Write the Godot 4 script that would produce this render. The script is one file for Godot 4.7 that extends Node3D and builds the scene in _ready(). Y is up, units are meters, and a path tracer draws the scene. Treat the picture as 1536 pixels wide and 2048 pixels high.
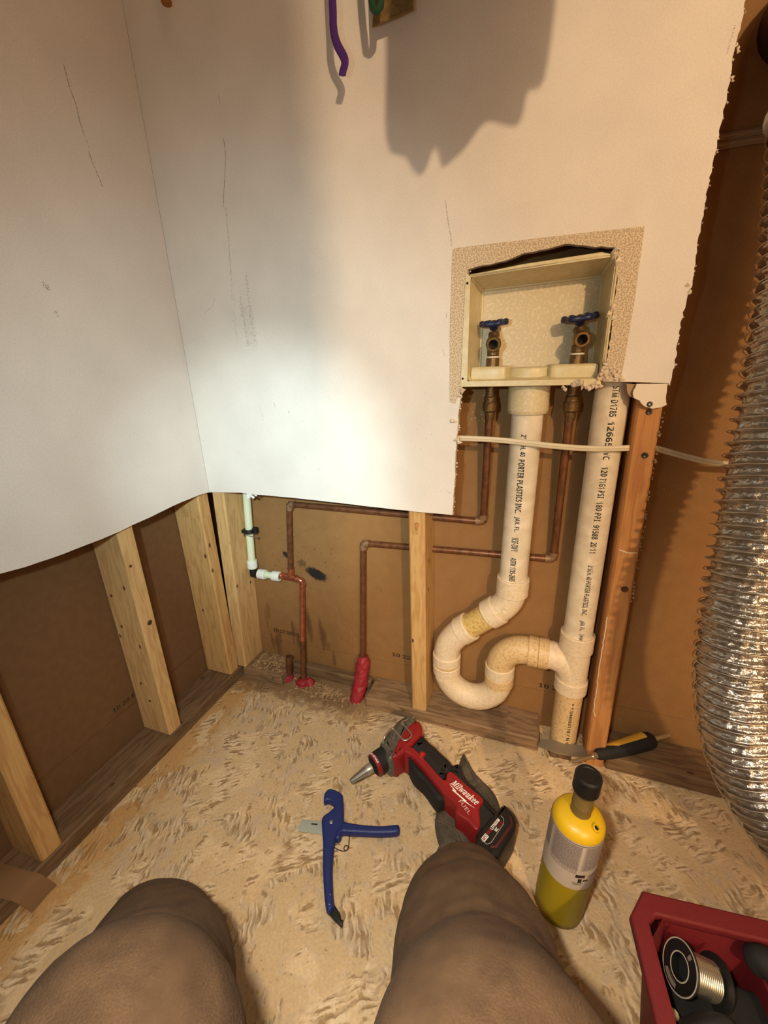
extends Node3D
# A laundry alcove stripped for plumbing repair. Metres; floor at y = 0, finished faces of the left and rear
# plasterboard at x = 0 and z = 0, the viewer on the +z side.

const STUD_FACE := -0.0127      # front of the studs, one board thickness behind the finished face
const BACKING := -0.102         # paper face of the neighbouring board, seen between the studs
const PLATE := 0.038            # thickness of a sill plate

var rng := RandomNumberGenerator.new()
var names := {}
var M := {}

# ---------------------------------------------------------------- naming and tagging
func numbered(called: String) -> String:
	var n: int = names.get(called, 0)
	names[called] = n + 1
	return called if n == 0 else "%s_%03d" % [called, n]

func tag(o: Node3D, label: String, category: String, group := "") -> Node3D:
	o.set_meta("label", label)
	o.set_meta("category", category)
	if group != "":
		o.set_meta("group", group)
	return o

func thing(called: String, label: String, category: String, at := Vector3.ZERO, group := "") -> Node3D:
	var o := Node3D.new()
	o.name = numbered(called)
	o.position = at
	add_child(o)
	return tag(o, label, category, group)

func put(called: String, st, m: Material, parent: Node3D = self, label := "") -> MeshInstance3D:
	# a mesh given in world coordinates becomes a child of its thing
	var o := MeshInstance3D.new()
	o.name = numbered(called) if parent == self else called
	var mesh: Mesh
	if st is SurfaceTool:
		st.generate_normals()
		mesh = st.commit()
	else:
		mesh = st
	o.mesh = mesh
	o.material_override = m
	o.cast_shadow = GeometryInstance3D.SHADOW_CASTING_SETTING_ON
	if parent != self and not (parent is MeshInstance3D):
		o.position = -parent.position
	parent.add_child(o, true)
	if label != "":
		o.set_meta("label", label)
	return o

func struct(called: String, st, m: Material, parent: Node3D = self) -> MeshInstance3D:
	var o := put(called, st, m, parent)
	if parent == self:
		o.set_meta("kind", "structure")
	return o

# ---------------------------------------------------------------- materials
func mat(c: Color, rough := 0.8, metal := 0.0) -> StandardMaterial3D:
	var m := StandardMaterial3D.new()
	m.albedo_color = c
	m.roughness = rough
	m.metallic = metal
	return m

func rgb(r: int, g: int, b: int) -> Color:
	return Color(r / 255.0, g / 255.0, b / 255.0)

func noise_bytes(side: int, freq: float, octaves: int, sd: int, kind := FastNoiseLite.TYPE_SIMPLEX_SMOOTH) -> PackedByteArray:
	var n := FastNoiseLite.new()
	n.seed = sd
	n.noise_type = kind
	n.frequency = freq
	n.fractal_type = FastNoiseLite.FRACTAL_FBM
	n.fractal_octaves = octaves
	var im := n.get_seamless_image(side, side)
	im.convert(Image.FORMAT_L8)
	return im.get_data()

func tex(w: int, h: int, bytes: PackedByteArray) -> Image:
	return Image.create_from_data(w, h, false, Image.FORMAT_RGB8, bytes)

func grain(c0: Color, c1: Color, sd: int, knots := 5) -> ImageTexture:
	# softwood: long fibres along v, broad growth bands, a few knots that the bands bend round
	var w := 256
	var h := 768
	var a := noise_bytes(256, 0.02, 3, sd)
	var b := noise_bytes(256, 0.06, 3, sd + 7)
	var out := PackedByteArray()
	out.resize(w * h * 3)
	var ks := []
	rng.seed = sd
	for i in knots:
		ks.append(Vector3(rng.randf_range(30, w - 30), rng.randf_range(20, h - 20), rng.randf_range(4, 8)))
	for y in h:
		for x in w:
			var bend := 0.0
			var knot := 0.0
			for k in ks:
				var dx: float = x - k.x
				var dy: float = (y - k.y) * 0.7
				if absf(dx) < 50 and absf(dy) < 60:
					var d2: float = dx * dx + dy * dy
					bend += dx * exp(-d2 / 500.0) * 0.35
					knot = maxf(knot, 1.0 - smoothstep(k.z * 0.55, k.z, sqrt(d2)))
			var wob: float = a[((y / 4) % 256) * 256 + (x % 256)] / 255.0
			var bands := 0.5 + 0.5 * sin((x + bend * 2.0) * 0.16 + wob * 9.0)
			var fib: float = b[((y / 12) % 256) * 256 + ((x * 5) % 256)] / 255.0
			var t := clampf(0.5 * bands * bands + 0.55 * fib - 0.1, 0.0, 1.0)
			var c := c0.lerp(c1, t)
			if knot > 0.0:
				c = c.lerp(rgb(74, 42, 24), knot * 0.85)
			var i := (y * w + x) * 3
			out[i] = int(c.r * 255.0)
			out[i + 1] = int(c.g * 255.0)
			out[i + 2] = int(c.b * 255.0)
	return ImageTexture.create_from_image(tex(w, h, out))

func wood(c0: Color, c1: Color, sd: int, off := Vector3.ZERO, knots := 5) -> StandardMaterial3D:
	var m := mat(Color.WHITE, 0.78)
	m.albedo_texture = grain(c0, c1, sd, knots)
	m.uv1_triplanar = true
	m.uv1_scale = Vector3(6.0, 1.6, 6.0)
	m.uv1_offset = off
	return m

func mottle(c0: Color, c1: Color, freq: float, sd: int, scale: float, lo := 0.4, hi := 0.6, rough := 0.85) -> StandardMaterial3D:
	var a := noise_bytes(256, freq, 4, sd)
	var out := PackedByteArray()
	out.resize(256 * 256 * 3)
	for i in 65536:
		var c := c0.lerp(c1, smoothstep(lo, hi, a[i] / 255.0))
		out[i * 3] = int(c.r * 255.0)
		out[i * 3 + 1] = int(c.g * 255.0)
		out[i * 3 + 2] = int(c.b * 255.0)
	var m := mat(Color.WHITE, rough)
	m.albedo_texture = ImageTexture.create_from_image(tex(256, 256, out))
	m.uv1_triplanar = true
	m.uv1_scale = Vector3.ONE * scale
	return m

func bumps(m: StandardMaterial3D, freq: float, sd: int, strength: float) -> StandardMaterial3D:
	var n := FastNoiseLite.new()
	n.seed = sd
	n.frequency = freq
	n.fractal_octaves = 4
	var im := n.get_seamless_image(256, 256)
	im.convert(Image.FORMAT_L8)
	im.bump_map_to_normal_map(strength)
	m.normal_enabled = true
	m.normal_texture = ImageTexture.create_from_image(im)
	if not m.uv1_triplanar:
		m.uv1_triplanar = true
		m.uv1_scale = Vector3.ONE * 8.0
	return m

# ---------------------------------------------------------------- shapes
func begin() -> SurfaceTool:
	var st := SurfaceTool.new()
	st.begin(Mesh.PRIMITIVE_TRIANGLES)
	return st

func tri(st: SurfaceTool, a: Vector3, b: Vector3, c: Vector3) -> void:
	st.add_vertex(a)
	st.add_vertex(b)
	st.add_vertex(c)

func tri_uv(st: SurfaceTool, a: Vector3, b: Vector3, c: Vector3, ua: Vector2, ub: Vector2, uc: Vector2) -> void:
	st.set_uv(ua)
	st.add_vertex(a)
	st.set_uv(ub)
	st.add_vertex(b)
	st.set_uv(uc)
	st.add_vertex(c)

func grid(st: SurfaceTool, rows: Array, smooth := 0) -> void:
	# rows of equal length; u along a row, v from row to row
	st.set_smooth_group(smooth)
	var n: int = rows.size()
	for i in n - 1:
		var a: PackedVector3Array = rows[i]
		var b: PackedVector3Array = rows[i + 1]
		var m: int = a.size()
		for j in m - 1:
			var u0 := float(j) / (m - 1)
			var u1 := float(j + 1) / (m - 1)
			var v0 := float(i) / (n - 1)
			var v1 := float(i + 1) / (n - 1)
			tri_uv(st, a[j], b[j], a[j + 1], Vector2(u0, v0), Vector2(u0, v1), Vector2(u1, v0))
			tri_uv(st, a[j + 1], b[j], b[j + 1], Vector2(u1, v0), Vector2(u0, v1), Vector2(u1, v1))

func box(st: SurfaceTool, lo: Vector3, hi: Vector3, bevel := 0.0, t := Transform3D()) -> void:
	# a box with chamfered edges; flat shaded
	st.set_smooth_group(-1)
	var c := (lo + hi) / 2.0
	var h := (hi - lo) / 2.0
	var b := minf(bevel, minf(h.x, minf(h.y, h.z)) * 0.9)
	if b <= 0.0:
		b = 0.0
	for ax in 3:
		var e1 := (ax + 1) % 3
		var e2 := (ax + 2) % 3
		for s in [-1.0, 1.0]:
			var q := []
			for k in [[-1, -1], [1, -1], [1, 1], [-1, 1]]:
				var p := Vector3.ZERO
				p[ax] = s * h[ax]
				p[e1] = k[0] * (h[e1] - b)
				p[e2] = k[1] * (h[e2] - b)
				q.append(t * (c + p))
			if s > 0:
				q.reverse()
			tri(st, q[0], q[1], q[2])
			tri(st, q[0], q[2], q[3])
		if b > 0.0:
			for s1 in [-1.0, 1.0]:
				for s2 in [-1.0, 1.0]:
					var q := []
					for k in [[1, 0, -1], [1, 0, 1], [0, 1, 1], [0, 1, -1]]:
						var p := Vector3.ZERO
						p[e1] = s1 * (h[e1] - (b if k[0] == 0 else 0.0))
						p[e2] = s2 * (h[e2] - (b if k[1] == 0 else 0.0))
						p[ax] = k[2] * (h[ax] - b)
						q.append(t * (c + p))
					if s1 * s2 < 0:
						q.reverse()
					tri(st, q[0], q[1], q[2])
					tri(st, q[0], q[2], q[3])
	if b > 0.0:
		for sx in [-1.0, 1.0]:
			for sy in [-1.0, 1.0]:
				for sz in [-1.0, 1.0]:
					var q := []
					for ax in 3:
						var p := Vector3(sx * (h.x - b), sy * (h.y - b), sz * (h.z - b))
						p[ax] = [sx, sy, sz][ax] * h[ax]
						q.append(t * (c + p))
					if sx * sy * sz > 0:
						q.reverse()
					tri(st, q[0], q[1], q[2])

func frame_of(d: Vector3) -> Basis:
	var y := d.normalized()
	var x := y.cross(Vector3.FORWARD if absf(y.z) < 0.9 else Vector3.RIGHT).normalized()
	return Basis(x, y, x.cross(y))

func tube(st: SurfaceTool, path: Array, radius, seg := 20, caps := true, noise := 0.0, smooth := 0) -> void:
	# a swept round; radius is one number or one for each point of the path
	var n := path.size()
	var rows := []
	var fr := Basis()
	for i in n:
		var d: Vector3 = (path[mini(i + 1, n - 1)] - path[maxi(i - 1, 0)]).normalized()
		if i == 0:
			fr = frame_of(d)
		else:
			var was := fr.y
			if was.distance_to(d) > 1e-5:
				fr = Basis(Quaternion(was, d)) * fr
		var r: float = radius[i] if radius is Array else radius
		var row := PackedVector3Array()
		for j in seg + 1:
			var a := TAU * (j % seg) / seg
			var rr := r
			if noise > 0.0:
				rr += rng.randf_range(-noise, noise)
			row.append(path[i] + (fr.x * cos(a) + fr.z * sin(a)) * rr)
		if noise > 0.0:
			row[seg] = row[0]
		rows.append(row)
	grid(st, rows, smooth)
	if caps:
		st.set_smooth_group(-1)
		for e in [0, n - 1]:
			var row: PackedVector3Array = rows[e]
			for j in seg:
				if e == 0:
					tri(st, path[0], row[j], row[j + 1])
				else:
					tri(st, path[e], row[j + 1], row[j])

func curve(pts: Array, per := 6) -> Array:
	# Catmull-Rom through the points
	var out := []
	var n := pts.size()
	for i in n - 1:
		var p0 = pts[maxi(i - 1, 0)]
		var p1 = pts[i]
		var p2 = pts[i + 1]
		var p3 = pts[mini(i + 2, n - 1)]
		for k in per:
			var t := float(k) / per
			out.append(0.5 * ((2.0 * p1) + (p2 - p0) * t + (2.0 * p0 - 5.0 * p1 + 4.0 * p2 - p3) * t * t + (3.0 * p1 - p0 - 3.0 * p2 + p3) * t * t * t))
	out.append(pts[n - 1])
	return out

func loop_curve(pts: Array, per := 4) -> PackedVector2Array:
	var out := PackedVector2Array()
	var n := pts.size()
	for i in n:
		var p0: Vector2 = pts[(i + n - 1) % n]
		var p1: Vector2 = pts[i]
		var p2: Vector2 = pts[(i + 1) % n]
		var p3: Vector2 = pts[(i + 2) % n]
		for k in per:
			var t := float(k) / per
			out.append(0.5 * ((2.0 * p1) + (p2 - p0) * t + (2.0 * p0 - 5.0 * p1 + 4.0 * p2 - p3) * t * t + (3.0 * p1 - p0 - 3.0 * p2 + p3) * t * t * t))
	return out

func lathe(st: SurfaceTool, at: Vector3, axis: Vector3, prof: Array, seg := 28, smooth := 0) -> void:
	# prof: Vector2(radius, height along the axis); doubled points make a crease
	var fr := frame_of(axis)
	var group := smooth
	var rows := []
	for i in prof.size():
		var p: Vector2 = prof[i]
		var row := PackedVector3Array()
		for j in seg + 1:
			var a := TAU * (j % seg) / seg
			row.append(at + (fr.x * cos(a) + fr.z * sin(a)) * p.x + fr.y * p.y)
		if i > 0 and prof[i - 1] == p:
			if rows.size() > 1:
				grid(st, rows, group)
			group += 1
			rows = [row]
		else:
			rows.append(row)
	if rows.size() > 1:
		grid(st, rows, group)

func crease(prof: Array) -> Array:
	var out := []
	for p in prof:
		out.append(p)
		out.append(p)
	return out

func inset(poly: PackedVector2Array, d: float) -> PackedVector2Array:
	var out := PackedVector2Array()
	var n := poly.size()
	for i in n:
		var e1 := (poly[i] - poly[(i + n - 1) % n]).normalized()
		var e2 := (poly[(i + 1) % n] - poly[i]).normalized()
		var n1 := Vector2(-e1.y, e1.x)
		var n2 := Vector2(-e2.y, e2.x)
		var m := n1 + n2
		if m.length() < 0.2:
			m = n1
		m = m.normalized()
		out.append(poly[i] + m * d / maxf(0.5, m.dot(n1)))
	return out

func puff(st: SurfaceTool, poly0, h0: float, h1: float, r := 0.0, fr := Transform3D(Basis(Vector3.RIGHT, Vector3.UP, Vector3.BACK), Vector3.ZERO), steps := 3, wavy := 0.0) -> void:
	# an outline in the frame's x-z plane raised along its y from h0 to h1, its rims rounded by r
	var poly := PackedVector2Array(poly0)
	if Geometry2D.is_polygon_clockwise(poly):
		poly.reverse()
	var layers := []
	if r > 0.0:
		for k in steps + 1:
			var a := PI / 2 * k / steps
			layers.append([r * (1.0 - sin(a)), h0 + r * (1.0 - cos(a))])
		for k in steps + 1:
			var a := PI / 2 * k / steps
			layers.append([r * (1.0 - cos(a)), h1 - r * (1.0 - sin(a))])
	else:
		layers = [[0.0, h0], [0.0, h1]]
	var rows := []
	for l in layers:
		var q := inset(poly, l[0])
		var row := PackedVector3Array()
		for p in q:
			var up := wavy * sin(p.x * 90.0) * cos(p.y * 80.0)
			row.append(fr * Vector3(p.x, l[1] + up, p.y))
		row.append(row[0])
		rows.append(row)
	if r > 0.0:
		grid(st, rows, 0)
	else:
		grid(st, rows, -1)
	st.set_smooth_group(0 if wavy > 0.0 else -1)
	for e in [0, rows.size() - 1]:
		var q := inset(poly, layers[e][0])
		var ids := Geometry2D.triangulate_polygon(q)
		if ids.is_empty():
			ids = Geometry2D.triangulate_polygon(poly)
		if ids.is_empty():
			print("no cap for an outline of ", poly.size(), " points from ", poly[0])
		var row: PackedVector3Array = rows[e]
		for k in range(0, ids.size(), 3):
			if (e == 0) != (Geometry2D.is_polygon_clockwise(PackedVector2Array([q[ids[k]], q[ids[k + 1]], q[ids[k + 2]]]))):
				tri(st, row[ids[k]], row[ids[k + 1]], row[ids[k + 2]])
			else:
				tri(st, row[ids[k]], row[ids[k + 2]], row[ids[k + 1]])

func rear_frame() -> Transform3D:      # outlines drawn as (x, y), raised towards the viewer
	return Transform3D(Basis(Vector3.RIGHT, Vector3.BACK, Vector3.UP), Vector3.ZERO)

func side_frame() -> Transform3D:      # outlines drawn as (z, y), raised along +x
	return Transform3D(Basis(Vector3.BACK, Vector3.RIGHT, Vector3.UP), Vector3.ZERO)

func jag(pts: Array, step: float, amp: float, sd: int) -> Array:
	# a torn line through the points
	var r := RandomNumberGenerator.new()
	r.seed = sd
	var out := []
	for i in pts.size() - 1:
		var a: Vector2 = pts[i]
		var b: Vector2 = pts[i + 1]
		var n := maxi(1, int(a.distance_to(b) / step))
		var nr := (b - a).normalized().orthogonal()
		for k in n:
			var q := a.lerp(b, float(k) / n)
			out.append(q + (nr * r.randf_range(-amp, amp) if k + i > 0 else Vector2.ZERO))
	out.append(pts[pts.size() - 1])
	return out

func letters(st: SurfaceTool, what: String, font: String, bold: bool, place: Callable) -> void:
	# raised print: place maps (0..1 along the line, 0..1 up the letters, 0..1 off the surface) to the world
	var tm := TextMesh.new()
	tm.text = what
	var f := SystemFont.new()
	f.font_names = PackedStringArray([font])
	if bold:
		f.font_weight = 700
	tm.font = f
	tm.font_size = 48
	tm.curve_step = 2.0
	tm.depth = 0.02
	var box_ := tm.get_aabb()
	for s in tm.get_surface_count():
		var a := tm.surface_get_arrays(s)
		var v: PackedVector3Array = a[Mesh.ARRAY_VERTEX]
		var idx = a[Mesh.ARRAY_INDEX]
		var count: int = idx.size() if idx != null else v.size()
		st.set_smooth_group(-1)
		for k in count:
			var p: Vector3 = v[idx[k]] if idx != null else v[k]
			var q := (p - box_.position) / box_.size
			st.add_vertex(place.call(q))

func flat_print(st: SurfaceTool, what: String, a: Vector3, along: Vector3, up: Vector3, off: Vector3, font := "Droid Sans", bold := false) -> void:
	letters(st, what, font, bold, func(q: Vector3) -> Vector3: return a + along * q.x + up * q.y + off * q.z)

func pipe_print(st: SurfaceTool, what: String, x: float, z: float, r: float, top: float, bottom: float, height: float, turn: float, bold := false) -> void:
	# print that runs down a pipe, the letters' heads to the right
	letters(st, what, "Droid Sans", bold, func(q: Vector3) -> Vector3:
		var a := turn + (q.y - 0.5) * height / r
		var rr := r + 0.0001 + 0.0003 * q.z
		return Vector3(x + sin(a) * rr, lerpf(top, bottom, q.x), z + cos(a) * rr))

# ---------------------------------------------------------------- textures with a place of their own
func stroke(im: Image, pts: Array, width: float, c: Color, alpha: float, gaps: float, sd: int) -> void:
	# a rubbed line; pts in pixels
	var r := RandomNumberGenerator.new()
	r.seed = sd
	for i in pts.size() - 1:
		var a: Vector2 = pts[i]
		var b: Vector2 = pts[i + 1]
		var n := int(a.distance_to(b) * 1.5) + 1
		for k in n:
			if r.randf() < gaps:
				continue
			var q := a.lerp(b, float(k) / n) + Vector2(r.randf_range(-0.5, 0.5), r.randf_range(-0.5, 0.5)) * width
			var x := int(q.x)
			var y := int(q.y)
			if x >= 0 and y >= 0 and x < im.get_width() and y < im.get_height():
				im.set_pixel(x, y, im.get_pixel(x, y).lerp(c, alpha * r.randf_range(0.5, 1.0)))

func blot(im: Image, at: Vector2, size: Vector2, turn: float, c: Color, alpha: float, ragged: float, sd: int) -> void:
	var n := FastNoiseLite.new()
	n.seed = sd
	n.frequency = 0.12
	var m := int(maxf(size.x, size.y) * 1.6) + 2
	for y in range(-m, m + 1):
		for x in range(-m, m + 1):
			var p := Vector2(x, y).rotated(-turn) / size
			var d := p.length() + n.get_noise_2d(x, y) * ragged
			var a := (1.0 - smoothstep(0.6, 1.05, d)) * alpha
			var px := int(at.x) + x
			var py := int(at.y) + y
			if a > 0.01 and px >= 0 and py >= 0 and px < im.get_width() and py < im.get_height():
				im.set_pixel(px, py, im.get_pixel(px, py).lerp(c, a))

func painted(w: int, h: int, c: Color, speck: float, sd: int) -> Image:
	# roller-painted board: a barely visible stipple
	var a := noise_bytes(256, 0.25, 2, sd)
	var b := noise_bytes(256, 0.02, 3, sd + 1)
	var out := PackedByteArray()
	out.resize(w * h * 3)
	for y in h:
		for x in w:
			var k: float = 1.0 + speck * (a[(y % 256) * 256 + (x % 256)] / 255.0 - 0.5) + 0.04 * (b[((y / 3) % 256) * 256 + ((x / 3) % 256)] / 255.0 - 0.5)
			var i := (y * w + x) * 3
			out[i] = mini(255, int(c.r * k * 255.0))
			out[i + 1] = mini(255, int(c.g * k * 255.0))
			out[i + 2] = mini(255, int(c.b * k * 255.0))
	return tex(w, h, out)

func board_material(im: Image, rough: float) -> StandardMaterial3D:
	var m := mat(Color.WHITE, rough)
	m.albedo_texture = ImageTexture.create_from_image(im)
	m.texture_repeat = false
	return m

func face_uv(st: SurfaceTool, poly: PackedVector2Array, fr: Transform3D, h: float, lo: Vector2, size: Vector2) -> void:
	# the finished face of a board with planar coordinates
	st.set_smooth_group(-1)
	var ids := Geometry2D.triangulate_polygon(poly)
	for k in range(0, ids.size(), 3):
		var q := [poly[ids[k]], poly[ids[k + 1]], poly[ids[k + 2]]]
		var v := []
		var t := []
		for p in q:
			v.append(fr * Vector3(p.x, h, p.y))
			t.append(Vector2((p.x - lo.x) / size.x, 1.0 - (p.y - lo.y) / size.y))
		var up: Vector3 = (v[2] - v[0]).cross(v[1] - v[0])
		if up.dot(fr.basis.y) > 0:
			tri_uv(st, v[0], v[1], v[2], t[0], t[1], t[2])
		else:
			tri_uv(st, v[0], v[2], v[1], t[0], t[2], t[1])

func floor_images() -> Array:
	# trowelled mortar residue over slab: x -0.2..1.6, z -0.2..1.2 at about 1 mm
	var w := 1536
	var h := 1200
	var big := noise_bytes(512, 0.012, 4, 11)
	var mid := noise_bytes(512, 0.035, 4, 12)
	var fine := noise_bytes(512, 0.16, 3, 13)
	var streak := noise_bytes(512, 0.05, 3, 14)
	var out := PackedByteArray()
	out.resize(w * h * 3)
	var hb := PackedByteArray()
	hb.resize(w * h)
	var cream := rgb(224, 194, 152)
	var tan := rgb(208, 174, 126)
	var grey := rgb(200, 176, 146)
	var pale := rgb(236, 216, 184)
	var brown := rgb(150, 116, 74)
	var slab := rgb(150, 126, 96)
	var skin := rgb(216, 182, 130)
	var ochre := rgb(194, 138, 70)
	var c1 := cos(-0.62)
	var s1 := sin(-0.62)
	var c2 := cos(1.15)
	var s2 := sin(1.15)
	for y in h:
		var wz := -0.2 + 1.4 * y / h
		for x in w:
			var wx := -0.2 + 1.8 * x / w
			var bg: float = big[(y % 512) * 512 + (x % 512)] / 255.0
			var bg2: float = big[((y + 200) % 512) * 512 + ((x + 290) % 512)] / 255.0
			var lo_: float = big[((y / 2 + 60) % 512) * 512 + ((x / 2 + 410) % 512)] / 255.0
			var md: float = mid[(y % 512) * 512 + ((x + 130) % 512)] / 255.0
			var md2: float = mid[((x * 2 + 77) % 512) * 512 + (y % 512)] / 255.0
			var fn: float = fine[(y % 512) * 512 + (x % 512)] / 255.0
			# strokes of the trowel in two directions, which take turns across the floor
			var off := (lo_ - 0.5) * 14.0 + (md - 0.5) * 7.0
			var br1: float = streak[(int((-x * s1 + y * c1 + off) * 2.6 + 8000.0) & 511) * 512 + (int((x * c1 + y * s1) * 0.46 + 8000.0) & 511)] / 255.0
			var br2: float = streak[(int((-x * s2 + y * c2 + off) * 2.6 + 8300.0) & 511) * 512 + (int((x * c2 + y * s2) * 0.46 + 8300.0) & 511)] / 255.0
			var br := lerpf(br1, br2, smoothstep(0.47, 0.53, lo_))
			var skim := smoothstep(0.55, 0.60, bg2 * 0.82 + md * 0.18)
			var zone := smoothstep(0.34, 0.62, bg * 0.7 + md * 0.3) * (1.0 - skim)
			var cut := smoothstep(0.44, 0.66, br) * zone
			var rub := smoothstep(0.57, 0.68, md * 0.5 + br * 0.34 + bg * 0.16 + (fn - 0.5) * 0.12) * (1.0 - 0.7 * skim)
			var c := cream.lerp(tan, smoothstep(0.3, 0.7, lo_) * 0.8)
			c = c.lerp(grey, smoothstep(0.40, 0.58, bg2 * 0.6 + lo_ * 0.4) * 0.8)
			c = c.lerp(slab, cut * 0.46)
			c = c.lerp(pale, smoothstep(0.54, 0.72, 1.0 - br) * zone * 0.5)
			c = c.lerp(brown, rub * 0.6)
			c = c.lerp(skin, skim * 0.5)
			c = c.lerp(rgb(128, 98, 62), smoothstep(0.70, 0.78, md2 * 0.6 + fn * 0.4) * 0.5)
			var worn := clampf(cut * 0.6 + rub * 0.8, 0.0, 1.0)
			var stv := 0.5 + (0.5 - br) * zone
			var k := 0.95 + 0.1 * fn
			# bare board and adhesive along the left plate, dirt along the rear
			var edge := (1.0 - smoothstep(0.03, 0.085, wx + (md - 0.5) * 0.06)) * smoothstep(0.43, 0.5, bg2 + fn * 0.1)
			c = c.lerp(ochre, edge * 0.55)
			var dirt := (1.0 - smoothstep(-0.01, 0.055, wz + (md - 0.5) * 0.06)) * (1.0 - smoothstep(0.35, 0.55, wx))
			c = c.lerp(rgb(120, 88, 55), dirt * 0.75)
			var i := (y * w + x) * 3
			out[i] = clampi(int(c.r * k * 255.0), 0, 255)
			out[i + 1] = clampi(int(c.g * k * 255.0), 0, 255)
			out[i + 2] = clampi(int(c.b * k * 255.0), 0, 255)
			hb[y * w + x] = clampi(int(150.0 - worn * 50.0 + (stv - 0.5) * 90.0 + (fn - 0.5) * 40.0), 0, 255)
	var hi := Image.create_from_data(w, h, false, Image.FORMAT_L8, hb)
	hi.bump_map_to_normal_map(4.0)
	return [tex(w, h, out), hi]

func backing_image() -> Image:
	# brown paper, x -0.12..1.28, y 0..1.4 at 1 mm, with soot, drips and dust
	var w := 1400
	var h := 1400
	var a := noise_bytes(512, 0.02, 4, 21)
	var b := noise_bytes(256, 0.3, 2, 22)
	var out := PackedByteArray()
	out.resize(w * h * 3)
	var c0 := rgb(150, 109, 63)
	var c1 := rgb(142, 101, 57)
	for y in h:
		for x in w:
			var c := c0.lerp(c1, a[(y % 512) * 512 + (x % 512)] / 255.0)
			var k: float = 0.95 + 0.1 * b[(y % 256) * 256 + (x % 256)] / 255.0
			var i := (y * w + x) * 3
			out[i] = int(c.r * k * 255.0)
			out[i + 1] = int(c.g * k * 255.0)
			out[i + 2] = int(c.b * k * 255.0)
	var im := tex(w, h, out)
	var px := func(x: float, y: float) -> Vector2: return Vector2((x + 0.12) * 1000.0, (1.4 - y) * 1000.0)
	var soot := rgb(22, 18, 14)
	blot(im, px.call(0.234, 0.348), Vector2(38, 19), 0.35, soot, 0.95, 0.25, 31)
	blot(im, px.call(0.142, 0.395), Vector2(18, 9), 0.75, soot, 0.85, 0.45, 32)
	blot(im, px.call(0.19, 0.375), Vector2(16, 12), 0.2, rgb(60, 44, 22), 0.5, 0.8, 33)
	# damp drips low in the left bay
	for k in 26:
		var x := rng.randf_range(0.02, 0.27)
		blot(im, px.call(x, rng.randf_range(0.06, 0.2)), Vector2(rng.randf_range(4, 9), rng.randf_range(18, 55)), 0.0, rgb(84, 54, 26), rng.randf_range(0.15, 0.45), 0.5, 40 + k)
	# soot specks
	for k in 150:
		var q := Vector2(rng.randfn(0.19, 0.075), rng.randfn(0.37, 0.055))
		blot(im, px.call(q.x, q.y), Vector2.ONE * rng.randf_range(0.6, 1.6), 0.0, soot, 0.7, 0.0, 1)
	# dust and mud specks
	for k in 120:
		blot(im, px.call(rng.randf_range(0.0, 1.25), rng.randf_range(0.06, 0.9)), Vector2.ONE * rng.randf_range(0.6, 1.5), 0.0, rgb(208, 190, 160), 0.6, 0.0, 1)
	for k in 46:
		blot(im, px.call(rng.randfn(0.68, 0.02), rng.randfn(0.80, 0.02)), Vector2.ONE * rng.randf_range(0.6, 1.5), 0.0, rgb(220, 205, 180), 0.75, 0.0, 1)
	for k in 10:
		var at := Vector2(rng.randf_range(0.28, 0.37), rng.randf_range(0.06, 0.3))
		stroke(im, [px.call(at.x, at.y), px.call(at.x + rng.randf_range(0.005, 0.02), at.y - rng.randf_range(0.01, 0.04))], 3.0, rgb(205, 190, 160), 0.5, 0.4, k)
	# folded edge of the paper
	stroke(im, [px.call(0.0, 0.09), px.call(0.42, 0.099), px.call(0.86, 0.110), px.call(1.28, 0.114)], 2.0, rgb(80, 54, 28), 0.5, 0.1, 3)
	stroke(im, [px.call(0.0, 0.0935), px.call(0.42, 0.1025), px.call(0.86, 0.1135), px.call(1.28, 0.1175)], 2.0, rgb(172, 132, 84), 0.35, 0.2, 4)
	return im

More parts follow.
